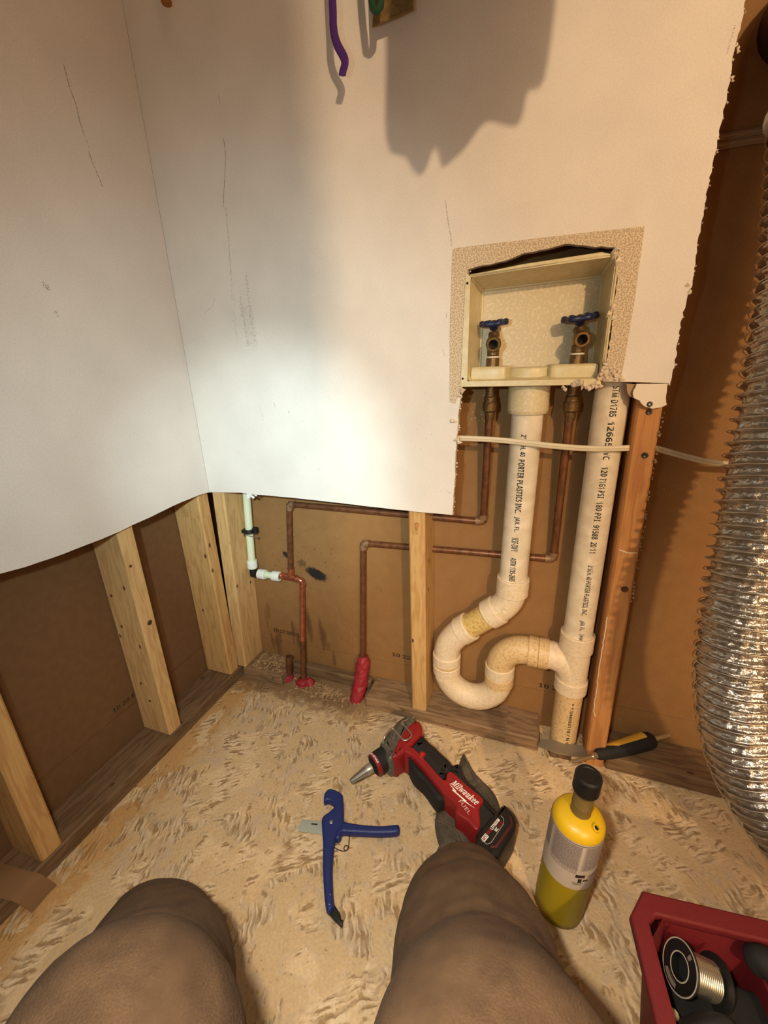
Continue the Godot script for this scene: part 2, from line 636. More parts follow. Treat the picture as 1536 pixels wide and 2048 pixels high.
# ---------------------------------------------------------------- bodies: joined tapered capsules, surface nets
func flesh(st: SurfaceTool, bones: Array, cell: float, blend: float, floor_y := -1.0) -> void:
	# bones: [a, radius at a, b, radius at b]
	var lo := Vector3.ONE * 1e9
	var hi := Vector3.ONE * -1e9
	for b in bones:
		for e in [[b[0], b[1]], [b[2], b[3]]]:
			lo = lo.min(e[0] - Vector3.ONE * (e[1] + 0.04))
			hi = hi.max(e[0] + Vector3.ONE * (e[1] + 0.04))
	var nx := int((hi.x - lo.x) / cell) + 2
	var ny := int((hi.y - lo.y) / cell) + 2
	var nz := int((hi.z - lo.z) / cell) + 2
	var f := PackedFloat32Array()
	f.resize(nx * ny * nz)
	f.fill(1.0)
	var fold := FastNoiseLite.new()
	fold.seed = 5
	fold.frequency = 6.0
	fold.fractal_octaves = 3
	for b in bones:
		var a: Vector3 = b[0]
		var c: Vector3 = b[2]
		var ra: float = b[1]
		var rc: float = b[3]
		var reach := maxf(ra, rc) + 0.04
		var l := ((a.min(c) - Vector3.ONE * reach - lo) / cell).floor().max(Vector3.ZERO)
		var u := ((a.max(c) + Vector3.ONE * reach - lo) / cell).ceil()
		var ac := c - a
		var ll := maxf(ac.length_squared(), 1e-9)
		for k in range(int(l.z), mini(nz, int(u.z) + 1)):
			for j in range(int(l.y), mini(ny, int(u.y) + 1)):
				for i in range(int(l.x), mini(nx, int(u.x) + 1)):
					var p := lo + Vector3(i, j, k) * cell
					var t := clampf((p - a).dot(ac) / ll, 0.0, 1.0)
					var d := p.distance_to(a + ac * t) - lerpf(ra, rc, t)
					var id := (k * ny + j) * nx + i
					var was := f[id]
					var hh := maxf(blend - absf(was - d), 0.0) / blend
					f[id] = minf(was, d) - hh * hh * blend * 0.25
	# cloth folds
	for k in nz:
		for j in ny:
			for i in nx:
				var id := (k * ny + j) * nx + i
				if absf(f[id]) < 0.04:
					var p := lo + Vector3(i, j, k) * cell
					f[id] += fold.get_noise_3d(p.x, p.y * 0.6 + p.z * 0.6, p.z - p.y * 0.3) * 0.0075
					if floor_y > -0.5:
						f[id] = maxf(f[id], floor_y - p.y)
	var at := PackedInt32Array()
	at.resize(nx * ny * nz)
	at.fill(-1)
	var verts := PackedVector3Array()
	var corner := [0, 1, nx, nx + 1, nx * ny, nx * ny + 1, nx * ny + nx, nx * ny + nx + 1]
	var offs := [Vector3(0, 0, 0), Vector3(1, 0, 0), Vector3(0, 1, 0), Vector3(1, 1, 0), Vector3(0, 0, 1), Vector3(1, 0, 1), Vector3(0, 1, 1), Vector3(1, 1, 1)]
	var edges := [[0, 1], [2, 3], [4, 5], [6, 7], [0, 2], [1, 3], [4, 6], [5, 7], [0, 4], [1, 5], [2, 6], [3, 7]]
	for k in nz - 1:
		for j in ny - 1:
			for i in nx - 1:
				var id := (k * ny + j) * nx + i
				var inside := 0
				for c in 8:
					if f[id + corner[c]] < 0.0:
						inside += 1
				if inside == 0 or inside == 8:
					continue
				var sum := Vector3.ZERO
				var n := 0
				for e in edges:
					var d0: float = f[id + corner[e[0]]]
					var d1: float = f[id + corner[e[1]]]
					if (d0 < 0.0) != (d1 < 0.0):
						sum += offs[e[0]].lerp(offs[e[1]], d0 / (d0 - d1))
						n += 1
				at[id] = verts.size()
				verts.append(lo + (Vector3(i, j, k) + sum / n) * cell)
	st.set_smooth_group(0)
	var step := [1, nx, nx * ny]
	for k in range(1, nz - 1):
		for j in range(1, ny - 1):
			for i in range(1, nx - 1):
				var id := (k * ny + j) * nx + i
				for ax in 3:
					var d0 := f[id]
					var d1 := f[id + step[ax]]
					if (d0 < 0.0) == (d1 < 0.0):
						continue
					var s1: int = step[(ax + 1) % 3]
					var s2: int = step[(ax + 2) % 3]
					var q := [at[id], at[id - s1], at[id - s1 - s2], at[id - s2]]
					if q.has(-1):
						continue
					if d0 < 0.0:
						q.reverse()
					tri(st, verts[q[0]], verts[q[1]], verts[q[2]])
					tri(st, verts[q[0]], verts[q[2]], verts[q[3]])

func V(x: float, y: float) -> Vector2:
	return Vector2(x, y)

# ================================================================ the scene
func _ready() -> void:
	# ---- camera
	var cam := Camera3D.new()
	cam.name = "camera"
	cam.position = Vector3(0.8038, 0.9034, 0.8403)
	cam.rotation = Vector3(-0.33497, 0.36228, -0.03701)
	cam.fov = rad_to_deg(2.0 * atan(1024.0 / 850.0))
	cam.near = 0.02
	add_child(cam)
	cam.current = true
	# ---- surroundings: a closed house, no sky gets in
	var env := Environment.new()
	env.background_mode = Environment.BG_COLOR
	env.background_color = Color.BLACK
	env.tonemap_mode = Environment.TONE_MAPPER_LINEAR
	env.tonemap_exposure = 1.0
	env.sdfgi_enabled = true
	env.ssao_enabled = true
	env.ssil_enabled = true
	var we := WorldEnvironment.new()
	we.name = "surroundings"
	we.environment = env
	add_child(we)
	# ---- lights
	warm_lamp(Vector3(1.9, 1.75, 2.4), Color(1.0, 0.865, 0.69), 3.7)
	torch(Vector3(0.645, 0.955, 0.875), Vector3(0.205, 0.650, 0.0))
	# ---- the room and what is in it
	make_materials()
	shell()
	boards()
	framing()
	outlet_box()
	copper()
	plastic_supply()
	waste()
	cables()
	duct()
	hanging()
	expander()
	cutter()
	screwdriver()
	gas_bottle()
	crate()
	kneeling_person()
	litter()

func warm_lamp(at: Vector3, c: Color, power: float) -> void:
	var t := thing("unseen_hall_lamp", "unseen warm lamp outside the doorway, placed to light the rear wall", "lamp", at)  # out of view, placed to light the rear wall from the right
	var glow := mat(Color.WHITE, 0.5)
	glow.emission_enabled = true
	glow.emission = c
	glow.emission_energy_multiplier = 3.0
	var st := begin()
	lathe(st, at - Vector3(0, 0.04, 0), Vector3.UP, curve([V(0.002, 0.0), V(0.028, 0.012), V(0.04, 0.04), V(0.03, 0.066), V(0.014, 0.08)], 5))
	put("globe", st, glow, t)
	st = begin()
	tube(st, [at + Vector3(0, 0.038, 0), at + Vector3(0, 0.11, 0), at + Vector3(0, 0.12, 0.06), at + Vector3(0, 0.12, 0.8)], 0.012, 12)
	put("bracket", st, mat(rgb(60, 55, 50), 0.5, 0.6), t)
	var l := OmniLight3D.new()
	l.name = "unseen_hall_light"
	l.light_color = c
	l.light_energy = power
	l.light_size = 0.036
	l.omni_range = 9.0
	l.omni_attenuation = 2.0
	l.shadow_enabled = true
	t.add_child(l)

func torch(at: Vector3, aim: Vector3) -> void:
	var t := thing("unseen_work_light", "unseen torch and added flood lamp on an added floor stand behind the viewer", "torch", Vector3(0.30, 0, 1.10))  # torch out of view, placed for the cool pool on the walls; stand added
	var d := (aim - at).normalized()
	var body := mat(rgb(25, 25, 27), 0.4, 0.5)
	var st := begin()
	lathe(st, at, -d, crease([V(0.001, 0.012), V(0.014, 0.012), V(0.016, 0.0), V(0.019, 0.0), V(0.019, 0.03), V(0.013, 0.045), V(0.013, 0.12), V(0.0, 0.12)]))
	put("barrel", st, body, t)
	var lens := mat(Color.WHITE, 0.3)
	lens.emission_enabled = true
	lens.emission = Color(0.93, 1.0, 0.93)
	lens.emission_energy_multiplier = 4.0
	st = begin()
	lathe(st, at, -d, [V(0.0, 0.008), V(0.014, 0.008), V(0.014, 0.011), V(0.0, 0.011)], 20)
	put("lens", st, lens, t)
	st = begin()
	tube(st, curve([at - d * 0.08, at + Vector3(-0.03, 0.02, 0.15), Vector3(0.36, at.y + 0.02, 1.09), Vector3(0.30, at.y - 0.1, 1.10), Vector3(0.30, 0.5, 1.10), Vector3(0.30, 0.02, 1.10)], 6), 0.006, 10)
	put("pole", st, body, t)
	st = begin()
	lathe(st, Vector3(0.30, 0, 1.10), Vector3.UP, crease([V(0.0, 0.0), V(0.07, 0.0), V(0.07, 0.012), V(0.02, 0.022), V(0.0, 0.022)]))
	put("base", st, body, t)
	var head := at + Vector3(0.085, 0.015, -0.02)  # second head, added to brighten the floor
	st = begin()
	lathe(st, head, Vector3.DOWN, crease([V(0.0, -0.012), V(0.022, -0.012), V(0.026, 0.0), V(0.026, 0.012), V(0.023, 0.012), V(0.023, 0.006)]))
	put("added_flood_head", st, body, t)
	st = begin()
	tube(st, [head + Vector3(0, 0.008, 0.0), at + Vector3(0.06, 0.03, 0.08), at + Vector3(-0.03, 0.02, 0.15)], 0.004, 8)
	put("arm", st, body, t)
	st = begin()
	lathe(st, head, Vector3.DOWN, [V(0.0, 0.006), V(0.022, 0.006), V(0.022, 0.009), V(0.0, 0.009)], 20)
	put("added_flood_lens", st, lens, t)
	var cool := Color(0.87, 0.98, 1.0)
	for beam in [["torch_core", 22.0, 0.85, aim], ["torch_halo", 46.0, 0.36, aim], ["torch_stray_fill", 84.0, 0.08, aim], ["added_flood_fill", 57.0, 1.05, Vector3(0.62, 0.0, 0.50)]]:  # wide stray beam and downward flood are added fill
		var flood: bool = beam[0] == "added_flood_fill"
		var l := SpotLight3D.new()
		l.name = beam[0]
		l.light_color = Color(1.0, 0.95, 0.87) if flood else cool
		l.light_energy = beam[2]
		l.light_size = 0.022 if flood else 0.014
		l.spot_angle = beam[1]
		l.spot_angle_attenuation = 1.0
		l.spot_range = 6.0
		l.spot_attenuation = 2.0
		l.shadow_enabled = true
		t.add_child(l)
		var from := (head + Vector3(0, -0.013, 0)) if flood else at + d * 0.004
		l.look_at_from_position(from, beam[3], Vector3.UP)

func make_materials() -> void:
	M.paint = mat(rgb(204, 202, 200), 0.8)
	M.gypsum = mottle(rgb(230, 214, 192), rgb(214, 192, 166), 0.06, 3, 6.0, 0.35, 0.7, 0.95)
	M.patch = mottle(rgb(224, 206, 178), rgb(184, 160, 130), 0.09, 4, 13.0, 0.3, 0.7, 0.9)
	M.plain_brown = mat(rgb(143, 104, 60), 0.85)
	M.stud = [wood(rgb(216, 178, 122), rgb(186, 142, 86), 101), wood(rgb(208, 166, 106), rgb(178, 130, 74), 102, Vector3(0.3, 0.2, 0.1)), wood(rgb(196, 138, 80), rgb(164, 104, 54), 103, Vector3(0.1, 0.5, 0.4), 3)]
	M.plate = wood(rgb(130, 101, 70), rgb(86, 61, 39), 104)
	M.plate_dusty = wood(rgb(154, 124, 92), rgb(104, 77, 52), 105, Vector3(0.2, 0.4, 0.2))
	M.pvc = bumps(mottle(rgb(236, 219, 192), rgb(222, 203, 172), 0.03, 5, 4.0, 0.3, 0.7, 0.5), 0.02, 6, 1.0)
	M.pvc_fit = mottle(rgb(232, 210, 178), rgb(222, 197, 160), 0.05, 7, 7.0, 0.45, 0.75, 0.5)
	M.pvc_old = mottle(rgb(222, 190, 140), rgb(192, 148, 92), 0.06, 8, 9.0, 0.52, 0.8, 0.48)
	M.pvc_yellow = mottle(rgb(216, 186, 116), rgb(190, 150, 84), 0.05, 9, 9.0, 0.5, 0.7, 0.5)
	M.ink = mat(rgb(22, 20, 20), 0.6)
	M.green_ink = mat(rgb(28, 62, 44), 0.6)
	M.stamp_ink = mat(rgb(52, 36, 22), 0.8)
	M.copper_new = mottle(rgb(216, 142, 108), rgb(196, 116, 84), 0.03, 15, 6.0, 0.4, 0.7, 0.28)
	M.copper_new.metallic = 0.85
	M.copper_old = mottle(rgb(138, 90, 60), rgb(110, 72, 48), 0.03, 17, 5.0, 0.3, 0.75, 0.42)
	M.copper_old.metallic = 0.55
	M.solder = mottle(rgb(168, 136, 104), rgb(128, 92, 62), 0.08, 18, 14.0, 0.4, 0.65, 0.55)
	M.solder.metallic = 0.5
	M.brass = mottle(rgb(138, 110, 68), rgb(92, 68, 44), 0.08, 19, 16.0, 0.42, 0.66, 0.42)
	M.brass.metallic = 0.7
	M.steel = mat(rgb(190, 188, 182), 0.32, 0.9)
	M.dark_steel = mat(rgb(70, 66, 62), 0.42, 0.8)
	M.black = mat(rgb(20, 19, 19), 0.5)
	M.rubber = mat(rgb(26, 24, 23), 0.75)
	M.hole_shade = mat(rgb(6, 6, 6), 0.9)  # near-black stands in for the shade inside holes
	M.beige = mottle(rgb(220, 204, 160), rgb(213, 195, 149), 0.03, 23, 6.0, 0.3, 0.7, 0.38)
	M.beige_specked = mottle(rgb(212, 192, 150), rgb(224, 208, 172), 0.1, 24, 5.0, 0.56, 0.72, 0.45)
	M.blue_handle = mat(rgb(26, 36, 76), 0.42)
	M.blue_tool = bumps(mat(rgb(25, 42, 106), 0.5), 0.2, 26, 0.6)
	M.red = mat(rgb(142, 25, 29), 0.48)
	M.red_dark = mat(rgb(186, 34, 32), 0.5)
	M.red_rubber = bumps(mottle(rgb(168, 44, 54), rgb(140, 30, 40), 0.04, 28, 16.0, 0.3, 0.7, 0.55), 0.03, 29, 3.0)
	M.red_rubber.uv1_triplanar = true
	M.grey_metal = mottle(rgb(112, 108, 98), rgb(88, 84, 76), 0.04, 30, 12.0, 0.3, 0.7, 0.42)
	M.grey_metal.metallic = 0.35
	M.white_print = mat(rgb(240, 232, 224), 0.5)
	M.cloth = bumps(mottle(rgb(98, 88, 72), rgb(80, 70, 56), 0.06, 33, 12.0, 0.3, 0.7, 0.95), 0.25, 34, 2.0)
	M.khaki = bumps(mottle(rgb(98, 74, 50), rgb(82, 60, 39), 0.025, 35, 4.0, 0.3, 0.8, 0.95), 0.35, 36, 1.5)
	M.cable = mat(rgb(222, 206, 174), 0.5)

# ---------------------------------------------------------------- floor, room walls, ceiling
func shell() -> void:
	var ims := floor_images()
	var m := mat(Color.WHITE, 0.88)
	m.albedo_texture = ImageTexture.create_from_image(ims[0])
	m.normal_enabled = true
	m.normal_texture = ImageTexture.create_from_image(ims[1])
	m.normal_scale = 1.0
	var st := begin()
	st.set_smooth_group(-1)
	var lo := V(-0.2, -0.2)
	var hi := V(3.0, 3.3)
	var q := [Vector3(lo.x, 0, lo.y), Vector3(hi.x, 0, lo.y), Vector3(hi.x, 0, hi.y), Vector3(lo.x, 0, hi.y)]
	var uv := []
	for p in q:
		uv.append(V((p.x + 0.2) / 1.8, (p.z + 0.2) / 1.4))
	tri_uv(st, q[0], q[1], q[2], uv[0], uv[1], uv[2])
	tri_uv(st, q[0], q[2], q[3], uv[0], uv[2], uv[3])
	st.set_uv(Vector2.ZERO)
	box(st, Vector3(lo.x, -0.12, lo.y), Vector3(hi.x, -0.002, hi.y))
	struct("floor", st, m)
	st = begin()
	box(st, Vector3(-0.2, 2.4, -0.2), Vector3(3.0, 2.5, 3.3))
	struct("ceiling", st, M.paint)
	st = begin()
	box(st, Vector3(2.1, 0, -0.2), Vector3(2.2, 2.4, 1.35))
	struct("wall_right", st, M.paint)
	# unseen wall behind the viewer, doorway placed so its jamb shades the rear wall
	st = begin()
	box(st, Vector3(-0.2, 0, 1.35), Vector3(1.237, 2.4, 1.45))
	box(st, Vector3(1.237, 2.05, 1.35), Vector3(2.05, 2.4, 1.45))
	box(st, Vector3(2.05, 0, 1.35), Vector3(2.2, 2.4, 1.45))
	struct("unseen_wall_front", st, M.paint)
	st = begin()  # unseen hall, closed round the lamp
	box(st, Vector3(-0.2, 0, 3.2), Vector3(3.0, 2.4, 3.3))
	struct("unseen_wall_hall_end", st, M.paint)
	st = begin()
	box(st, Vector3(2.9, 0, 1.35), Vector3(3.0, 2.4, 3.2))
	struct("unseen_wall_hall_right", st, M.paint)
	st = begin()
	box(st, Vector3(2.2, 0, 1.35), Vector3(2.9, 2.4, 1.45))
	struct("unseen_wall_hall_near", st, M.paint)
	st = begin()
	box(st, Vector3(-0.2, 0, 1.45), Vector3(-0.1, 2.4, 3.2))
	struct("unseen_wall_hall_left", st, M.paint)

func boards() -> void:
	# ---- paper-faced boards of the neighbouring rooms, behind the studs
	var bm := board_material(backing_image(), 0.82)
	bm.texture_repeat = true
	var st := begin()
	face_uv(st, PackedVector2Array([V(-0.102, 0), V(2.1, 0), V(2.1, 2.4), V(-0.102, 2.4)]), rear_frame(), BACKING, V(-0.12, 0), V(1.4, 1.4))
	var back := struct("wall_rear_backing", st, bm)
	st = begin()
	box(st, Vector3(-0.2, 0, -0.2), Vector3(2.1, 2.4, BACKING - 0.002))
	struct("backing_core", st, M.gypsum, back)
	st = begin()
	face_uv(st, PackedVector2Array([V(-0.102, 0), V(1.35, 0), V(1.35, 2.4), V(-0.102, 2.4)]), side_frame(), BACKING, V(-0.102, 0), V(1.6, 1.6))
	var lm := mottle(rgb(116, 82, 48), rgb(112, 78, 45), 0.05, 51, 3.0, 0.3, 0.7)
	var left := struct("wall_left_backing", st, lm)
	st = begin()
	box(st, Vector3(-0.2, 0, -0.2), Vector3(BACKING - 0.002, 2.4, 1.45))
	struct("backing_core", st, M.gypsum, left)
	# factory date stamps on the paper
	st = begin()
	flat_print(st, "10 22 H0217", Vector3(0.06, 0.122, BACKING), Vector3(0.105, -0.002, 0), Vector3(0, 0.012, 0), Vector3(0, 0, 0.0004), "Droid Serif", true)
	put("date_stamp", st, M.stamp_ink, back)
	st = begin()
	flat_print(st, "10 22 H0217", Vector3(0.455, 0.121, BACKING), Vector3(0.13, -0.002, 0), Vector3(0, 0.012, 0), Vector3(0, 0, 0.0004), "Droid Serif", true)
	put("date_stamp", st, M.stamp_ink, back)
	st = begin()
	flat_print(st, "10 22 H0217", Vector3(0.847, 0.119, BACKING), Vector3(0.13, -0.002, 0), Vector3(0, 0.012, 0), Vector3(0, 0, 0.0004), "Droid Serif", true)
	put("date_stamp", st, M.stamp_ink, back)
	st = begin()
	flat_print(st, "10 22 H", Vector3(BACKING, 0.139, 0.32), Vector3(0, 0, -0.065), Vector3(0, 0.011, 0), Vector3(0.0004, 0, 0), "Droid Serif", true)
	put("date_stamp", st, M.stamp_ink, left)

	st = begin()
	tube(st, jag3([Vector3(BACKING, 0.128, 1.3), Vector3(BACKING, 0.126, 0.5), Vector3(BACKING, 0.121, -0.1)], 0.05, 0.0003), 0.0009, 6)
	put("paper_fold", st, mat(rgb(92, 62, 34), 0.85), left)

	# ---- rear plasterboard, cut off at knee height and torn round the outlet box and along the right
	var bottom := jag([V(0.0, 0.603), V(0.098, 0.609), V(0.128, 0.607), V(0.194, 0.607), V(0.272, 0.606), V(0.352, 0.604), V(0.476, 0.600), V(0.557, 0.598), V(0.640, 0.597)], 0.02, 0.0004, 61)
	var cut := jag([V(0.640, 0.597), V(0.642, 0.652), V(0.644, 0.705), V(0.644, 0.746), V(0.647, 0.795), V(0.650, 0.833), V(0.651, 0.858), V(0.653, 0.896), V(0.657, 0.94), V(0.656, 0.99), V(0.659, 1.054)], 0.006, 0.0012, 62)
	var top := jag([V(0.659, 1.054), V(0.692, 1.058), V(0.729, 1.062), V(0.748, 1.069), V(0.783, 1.070), V(0.813, 1.075), V(0.85, 1.068), V(0.885, 1.062), V(0.893, 1.058)], 0.008, 0.001, 63)
	var rside := jag([V(0.893, 1.058), V(0.896, 0.987), V(0.897, 0.928), V(0.895, 0.885), V(0.886, 0.866), V(0.895, 0.862)], 0.006, 0.0016, 64)
	var low := jag([V(0.895, 0.862), V(0.921, 0.861), V(0.964, 0.859), V(0.993, 0.857)], 0.02, 0.0003, 65)
	var torn := jag([V(0.993, 0.857), V(0.9945, 0.878), V(0.993, 0.93), V(0.993, 0.952), V(0.9955, 0.99), V(0.999, 1.0), V(0.997, 1.034), V(0.996, 1.121), V(0.9985, 1.2), V(1.0, 1.243), V(0.998, 1.259), V(1.001, 1.32), V(1.0, 1.5)], 0.005, 0.0013, 66)
	var outline := PackedVector2Array(bottom + cut.slice(1) + top.slice(1) + rside.slice(1) + low.slice(1) + torn.slice(1) + [V(1.0, 2.4), V(0.0, 2.4)])
	var im := painted(1200, 1200, rgb(229, 219, 208), 0.05, 71)
	var px := func(x: float, y: float) -> Vector2: return V(x * 1150.0, (1.62 - y) * 1150.0)
	var ink := rgb(70, 60, 54)
	var line := func(pts: Array, w: float, a: float, g: float, sd: int) -> void:
		var o := []
		for p in pts:
			o.append(px.call(p.x, p.y))
		stroke(im, o, w, ink, a, g, sd)
	line.call([V(0.187, 1.386), V(0.188, 1.372)], 1.2, 0.6, 0.3, 1)
	line.call([V(0.186, 1.320), V(0.186, 1.295), V(0.178, 1.264), V(0.168, 1.228), V(0.165, 1.212)], 1.4, 0.85, 0.25, 2)
	line.call([V(0.170, 1.210), V(0.167, 1.164), V(0.163, 1.119), V(0.160, 1.082)], 2.6, 0.7, 0.45, 3)
	line.call([V(0.160, 1.082), V(0.157, 1.044), V(0.153, 0.995), V(0.155, 0.954)], 9.0, 0.4, 0.45, 4)
	line.call([V(0.198, 1.09), V(0.197, 1.03), V(0.198, 0.955)], 7.0, 0.6, 0.35, 5)
	line.call([V(0.176, 1.05), V(0.179, 1.0), V(0.181, 0.952)], 6.0, 0.6, 0.35, 6)
	for k in 14:
		line.call([V(0.172 + k * 0.0024, 1.03), V(0.175 + k * 0.0024, 0.95)], 3.0, 0.45, 0.8, 20 + k)
	line.call([V(0.17, 0.956), V(0.205, 0.95)], 9.0, 0.5, 0.75, 7)
	line.call([V(0.077, 1.025), V(0.098, 1.035), V(0.110, 1.05)], 1.0, 0.35, 0.3, 8)
	line.call([V(0.266, 0.812), V(0.267, 0.805)], 2.0, 0.7, 0.2, 9)
	line.call([V(0.191, 0.819), V(0.196, 0.79)], 1.2, 0.4, 0.4, 10)
	line.call([V(0.230, 0.832), V(0.232, 0.818)], 1.0, 0.5, 0.4, 17)
	line.call([V(0.617, 1.162), V(0.622, 1.132), V(0.627, 1.109), V(0.629, 1.092)], 1.2, 0.5, 0.2, 11)
	line.call([V(0.628, 0.648), V(0.633, 0.645)], 2.0, 0.8, 0.2, 12)
	line.call([V(0.621, 0.988), V(0.622, 0.98)], 2.0, 0.5, 0.3, 13)
	line.call([V(0.616, 0.925), V(0.619, 0.912)], 2.5, 0.4, 0.4, 14)
	line.call([V(0.994, 1.30), V(0.990, 1.272)], 2.0, 0.35, 0.1, 15)
	for k in 60:
		var s := V(rng.randf_range(0.05, 0.6), rng.randf_range(0.62, 0.85))
		line.call([s, s + V(0.001, 0.001)], 1.0, 0.35, 0.4, 100 + k)
	st = begin()
	face_uv(st, outline, rear_frame(), 0.0, V(0, 1.62 - 1200.0 / 1150.0), V(1200.0 / 1150.0, 1200.0 / 1150.0))
	var wall := struct("wall_rear", st, board_material(im, 0.7))
	st = begin()
	puff(st, outline, STUD_FACE, -0.0004, 0.0, rear_frame())
	struct("board_core", st, M.gypsum, wall)
	# unpainted rectangle where the outlet's trim plate sat
	st = begin()
	var strip := jag([V(0.651, 0.85), V(0.641, 0.826), V(0.630, 0.829), V(0.628, 0.924), V(0.629, 1.008), V(0.631, 1.086), V(0.635, 1.0885)], 0.012, 0.0007, 67)
	strip.append(V(0.659, 1.0887))
	for k in range(cut.size() - 1, -1, -1):
		if cut[k].y > 0.853:
			strip.append(cut[k])
	puff(st, PackedVector2Array(strip), -0.0003, 0.0007, 0.0, rear_frame())
	var upper := [V(0.659, 1.0887), V(0.789, 1.0878), V(0.923, 1.0862), V(0.9235, 1.058)]
	for k in range(top.size() - 1, -1, -1):
		upper.append(top[k])
	puff(st, PackedVector2Array(upper), -0.0003, 0.0007, 0.0, rear_frame())
	var right := [V(0.9235, 1.058), V(0.924, 0.985), V(0.922, 0.9), V(0.920, 0.8635)]
	for k in range(rside.size() - 1, -1, -1):
		right.append(rside[k])
	puff(st, PackedVector2Array(right), -0.0003, 0.0007, 0.0, rear_frame())
	put("bare_patch", st, M.patch, wall, "mottled unpainted border round the outlet box")
	# ragged gypsum and paper along the torn edges
	st = begin()
	for run in [[cut, 0.0, 70], [torn, 1.0, 110], [rside, 0.0, 50], [top, 1.0, 14]]:
		var pts: Array = run[0]
		for k in run[2]:
			var p: Vector2 = pts[rng.randi_range(0, pts.size() - 2)].lerp(pts[rng.randi_range(0, 1)], 0.0)
			if p.y > 1.42:
				continue
			var s := rng.randf_range(0.0008, 0.0021)
			chip(st, Vector3(p.x + rng.randf_range(-0.001, 0.0025), p.y + rng.randf_range(-0.003, 0.003), rng.randf_range(-0.0115, -0.001)), s)
	for c in [[0.6365, 0.795, 0.006], [0.641, 0.792, 0.005], [0.653, 0.852, 0.006], [0.648, 0.84, 0.005], [0.645, 0.757, 0.006], [0.649, 0.752, 0.005], [0.994, 1.0, 0.004], [0.997, 0.992, 0.004], [1.001, 1.246, 0.003], [1.002, 1.275, 0.003], [0.893, 0.975, 0.006], [0.889, 0.968, 0.006], [0.896, 0.96, 0.004], [0.886, 1.052, 0.006], [0.891, 1.044, 0.006], [0.888, 1.058, 0.005]]:
		chip(st, Vector3(c[0], c[1], 0.0005), c[2])
		chip(st, Vector3(c[0] + 0.002, c[1] - 0.002, -0.003), c[2] * 0.8)
	put("torn_edge", st, M.gypsum, wall, "crumbling torn gypsum and paper edge").set_meta("kind", "stuff")
	# dried joint compound smeared over the box's lower right corner
	st = begin()
	for k in 26:
		var t := k / 25.0
		var p := V(lerpf(0.846, 0.896, t), 0.857 + 0.004 * sin(t * 9.0) + 0.035 * maxf(0.0, t - 0.75) * 4.0)
		chip(st, Vector3(p.x, p.y, 0.004), rng.randf_range(0.003, 0.006))
		chip(st, Vector3(lerpf(0.888, 0.922, rng.randf()), lerpf(0.862, 0.884, rng.randf()), 0.001), rng.randf_range(0.002, 0.005))
	for c in [[0.832, 0.853], [0.836, 0.849], [0.862, 0.853], [0.884, 0.855], [0.891, 0.854]]:
		chip(st, Vector3(c[0], c[1], 0.004), 0.0035)
	put("compound_smear", st, M.gypsum, wall, "rough smear of dried joint compound").set_meta("kind", "stuff")

	# ---- left plasterboard
	var lb := jag([V(0.0005, 0.603), V(0.033, 0.606), V(0.091, 0.606), V(0.145, 0.603), V(0.188, 0.600), V(0.233, 0.598), V(0.264, 0.596), V(0.308, 0.595), V(0.358, 0.596), V(0.403, 0.597), V(0.443, 0.600), V(0.479, 0.605), V(0.7, 0.61), V(1.35, 0.61)], 0.02, 0.0004, 68)
	var lo := PackedVector2Array(lb + [V(1.35, 2.4), V(0.0005, 2.4)])
	var li := painted(768, 900, rgb(226, 215, 205), 0.05, 72)
	var lpx := func(z: float, y: float) -> Vector2: return V(z * 900.0, (1.6 - y) * 900.0)
	var lline := func(pts: Array, w: float, a: float, g: float, sd: int) -> void:
		var o := []
		for p in pts:
			o.append(lpx.call(p.x, p.y))
		stroke(li, o, w, ink, a, g, sd)
	lline.call([V(0.155, 1.395), V(0.153, 1.367), V(0.148, 1.345), V(0.148, 1.321), V(0.145, 1.306)], 1.3, 0.7, 0.15, 1)
	lline.call([V(0.145, 1.306), V(0.143, 1.297), V(0.139, 1.285)], 1.2, 0.4, 0.5, 2)
	lline.call([V(0.143, 1.280), V(0.139, 1.263), V(0.129, 1.232)], 1.3, 0.8, 0.15, 3)
	for k in 3:
		lline.call([V(0.285 - k * 0.003, 1.053 - k * 0.002), V(0.286 - k * 0.004, 1.046), V(0.279 - k * 0.001, 1.041)], 1.3, 0.6, 0.3, 4 + k)
	for k in 4:
		lline.call([V(0.280 - k * 0.0015, 1.009), V(0.277 - k * 0.0015, 0.999)], 2.0, 0.3, 0.4, 8 + k)
	st = begin()
	face_uv(st, lo, side_frame(), 0.0, V(0, 0.6), V(768.0 / 900.0, 1.0))
	var lw := struct("wall_left", st, board_material(li, 0.7))
	st = begin()
	puff(st, lo, STUD_FACE, -0.0004, 0.0, side_frame())
	struct("board_core", st, M.gypsum, lw)

func chip(st: SurfaceTool, at: Vector3, s: float) -> void:
	# an irregular crumb
	st.set_smooth_group(-1)
	var v := []
	for d in [Vector3(1, 0, 0), Vector3(-1, 0, 0), Vector3(0, 1, 0), Vector3(0, -1, 0), Vector3(0, 0, 1), Vector3(0, 0, -1)]:
		v.append(at + (d + Vector3(rng.randf_range(-0.5, 0.5), rng.randf_range(-0.5, 0.5), rng.randf_range(-0.5, 0.5))) * s)
	for f in [[0, 2, 4], [2, 1, 4], [1, 3, 4], [3, 0, 4], [2, 0, 5], [1, 2, 5], [3, 1, 5], [0, 3, 5]]:
		tri(st, v[f[0]], v[f[1]], v[f[2]])

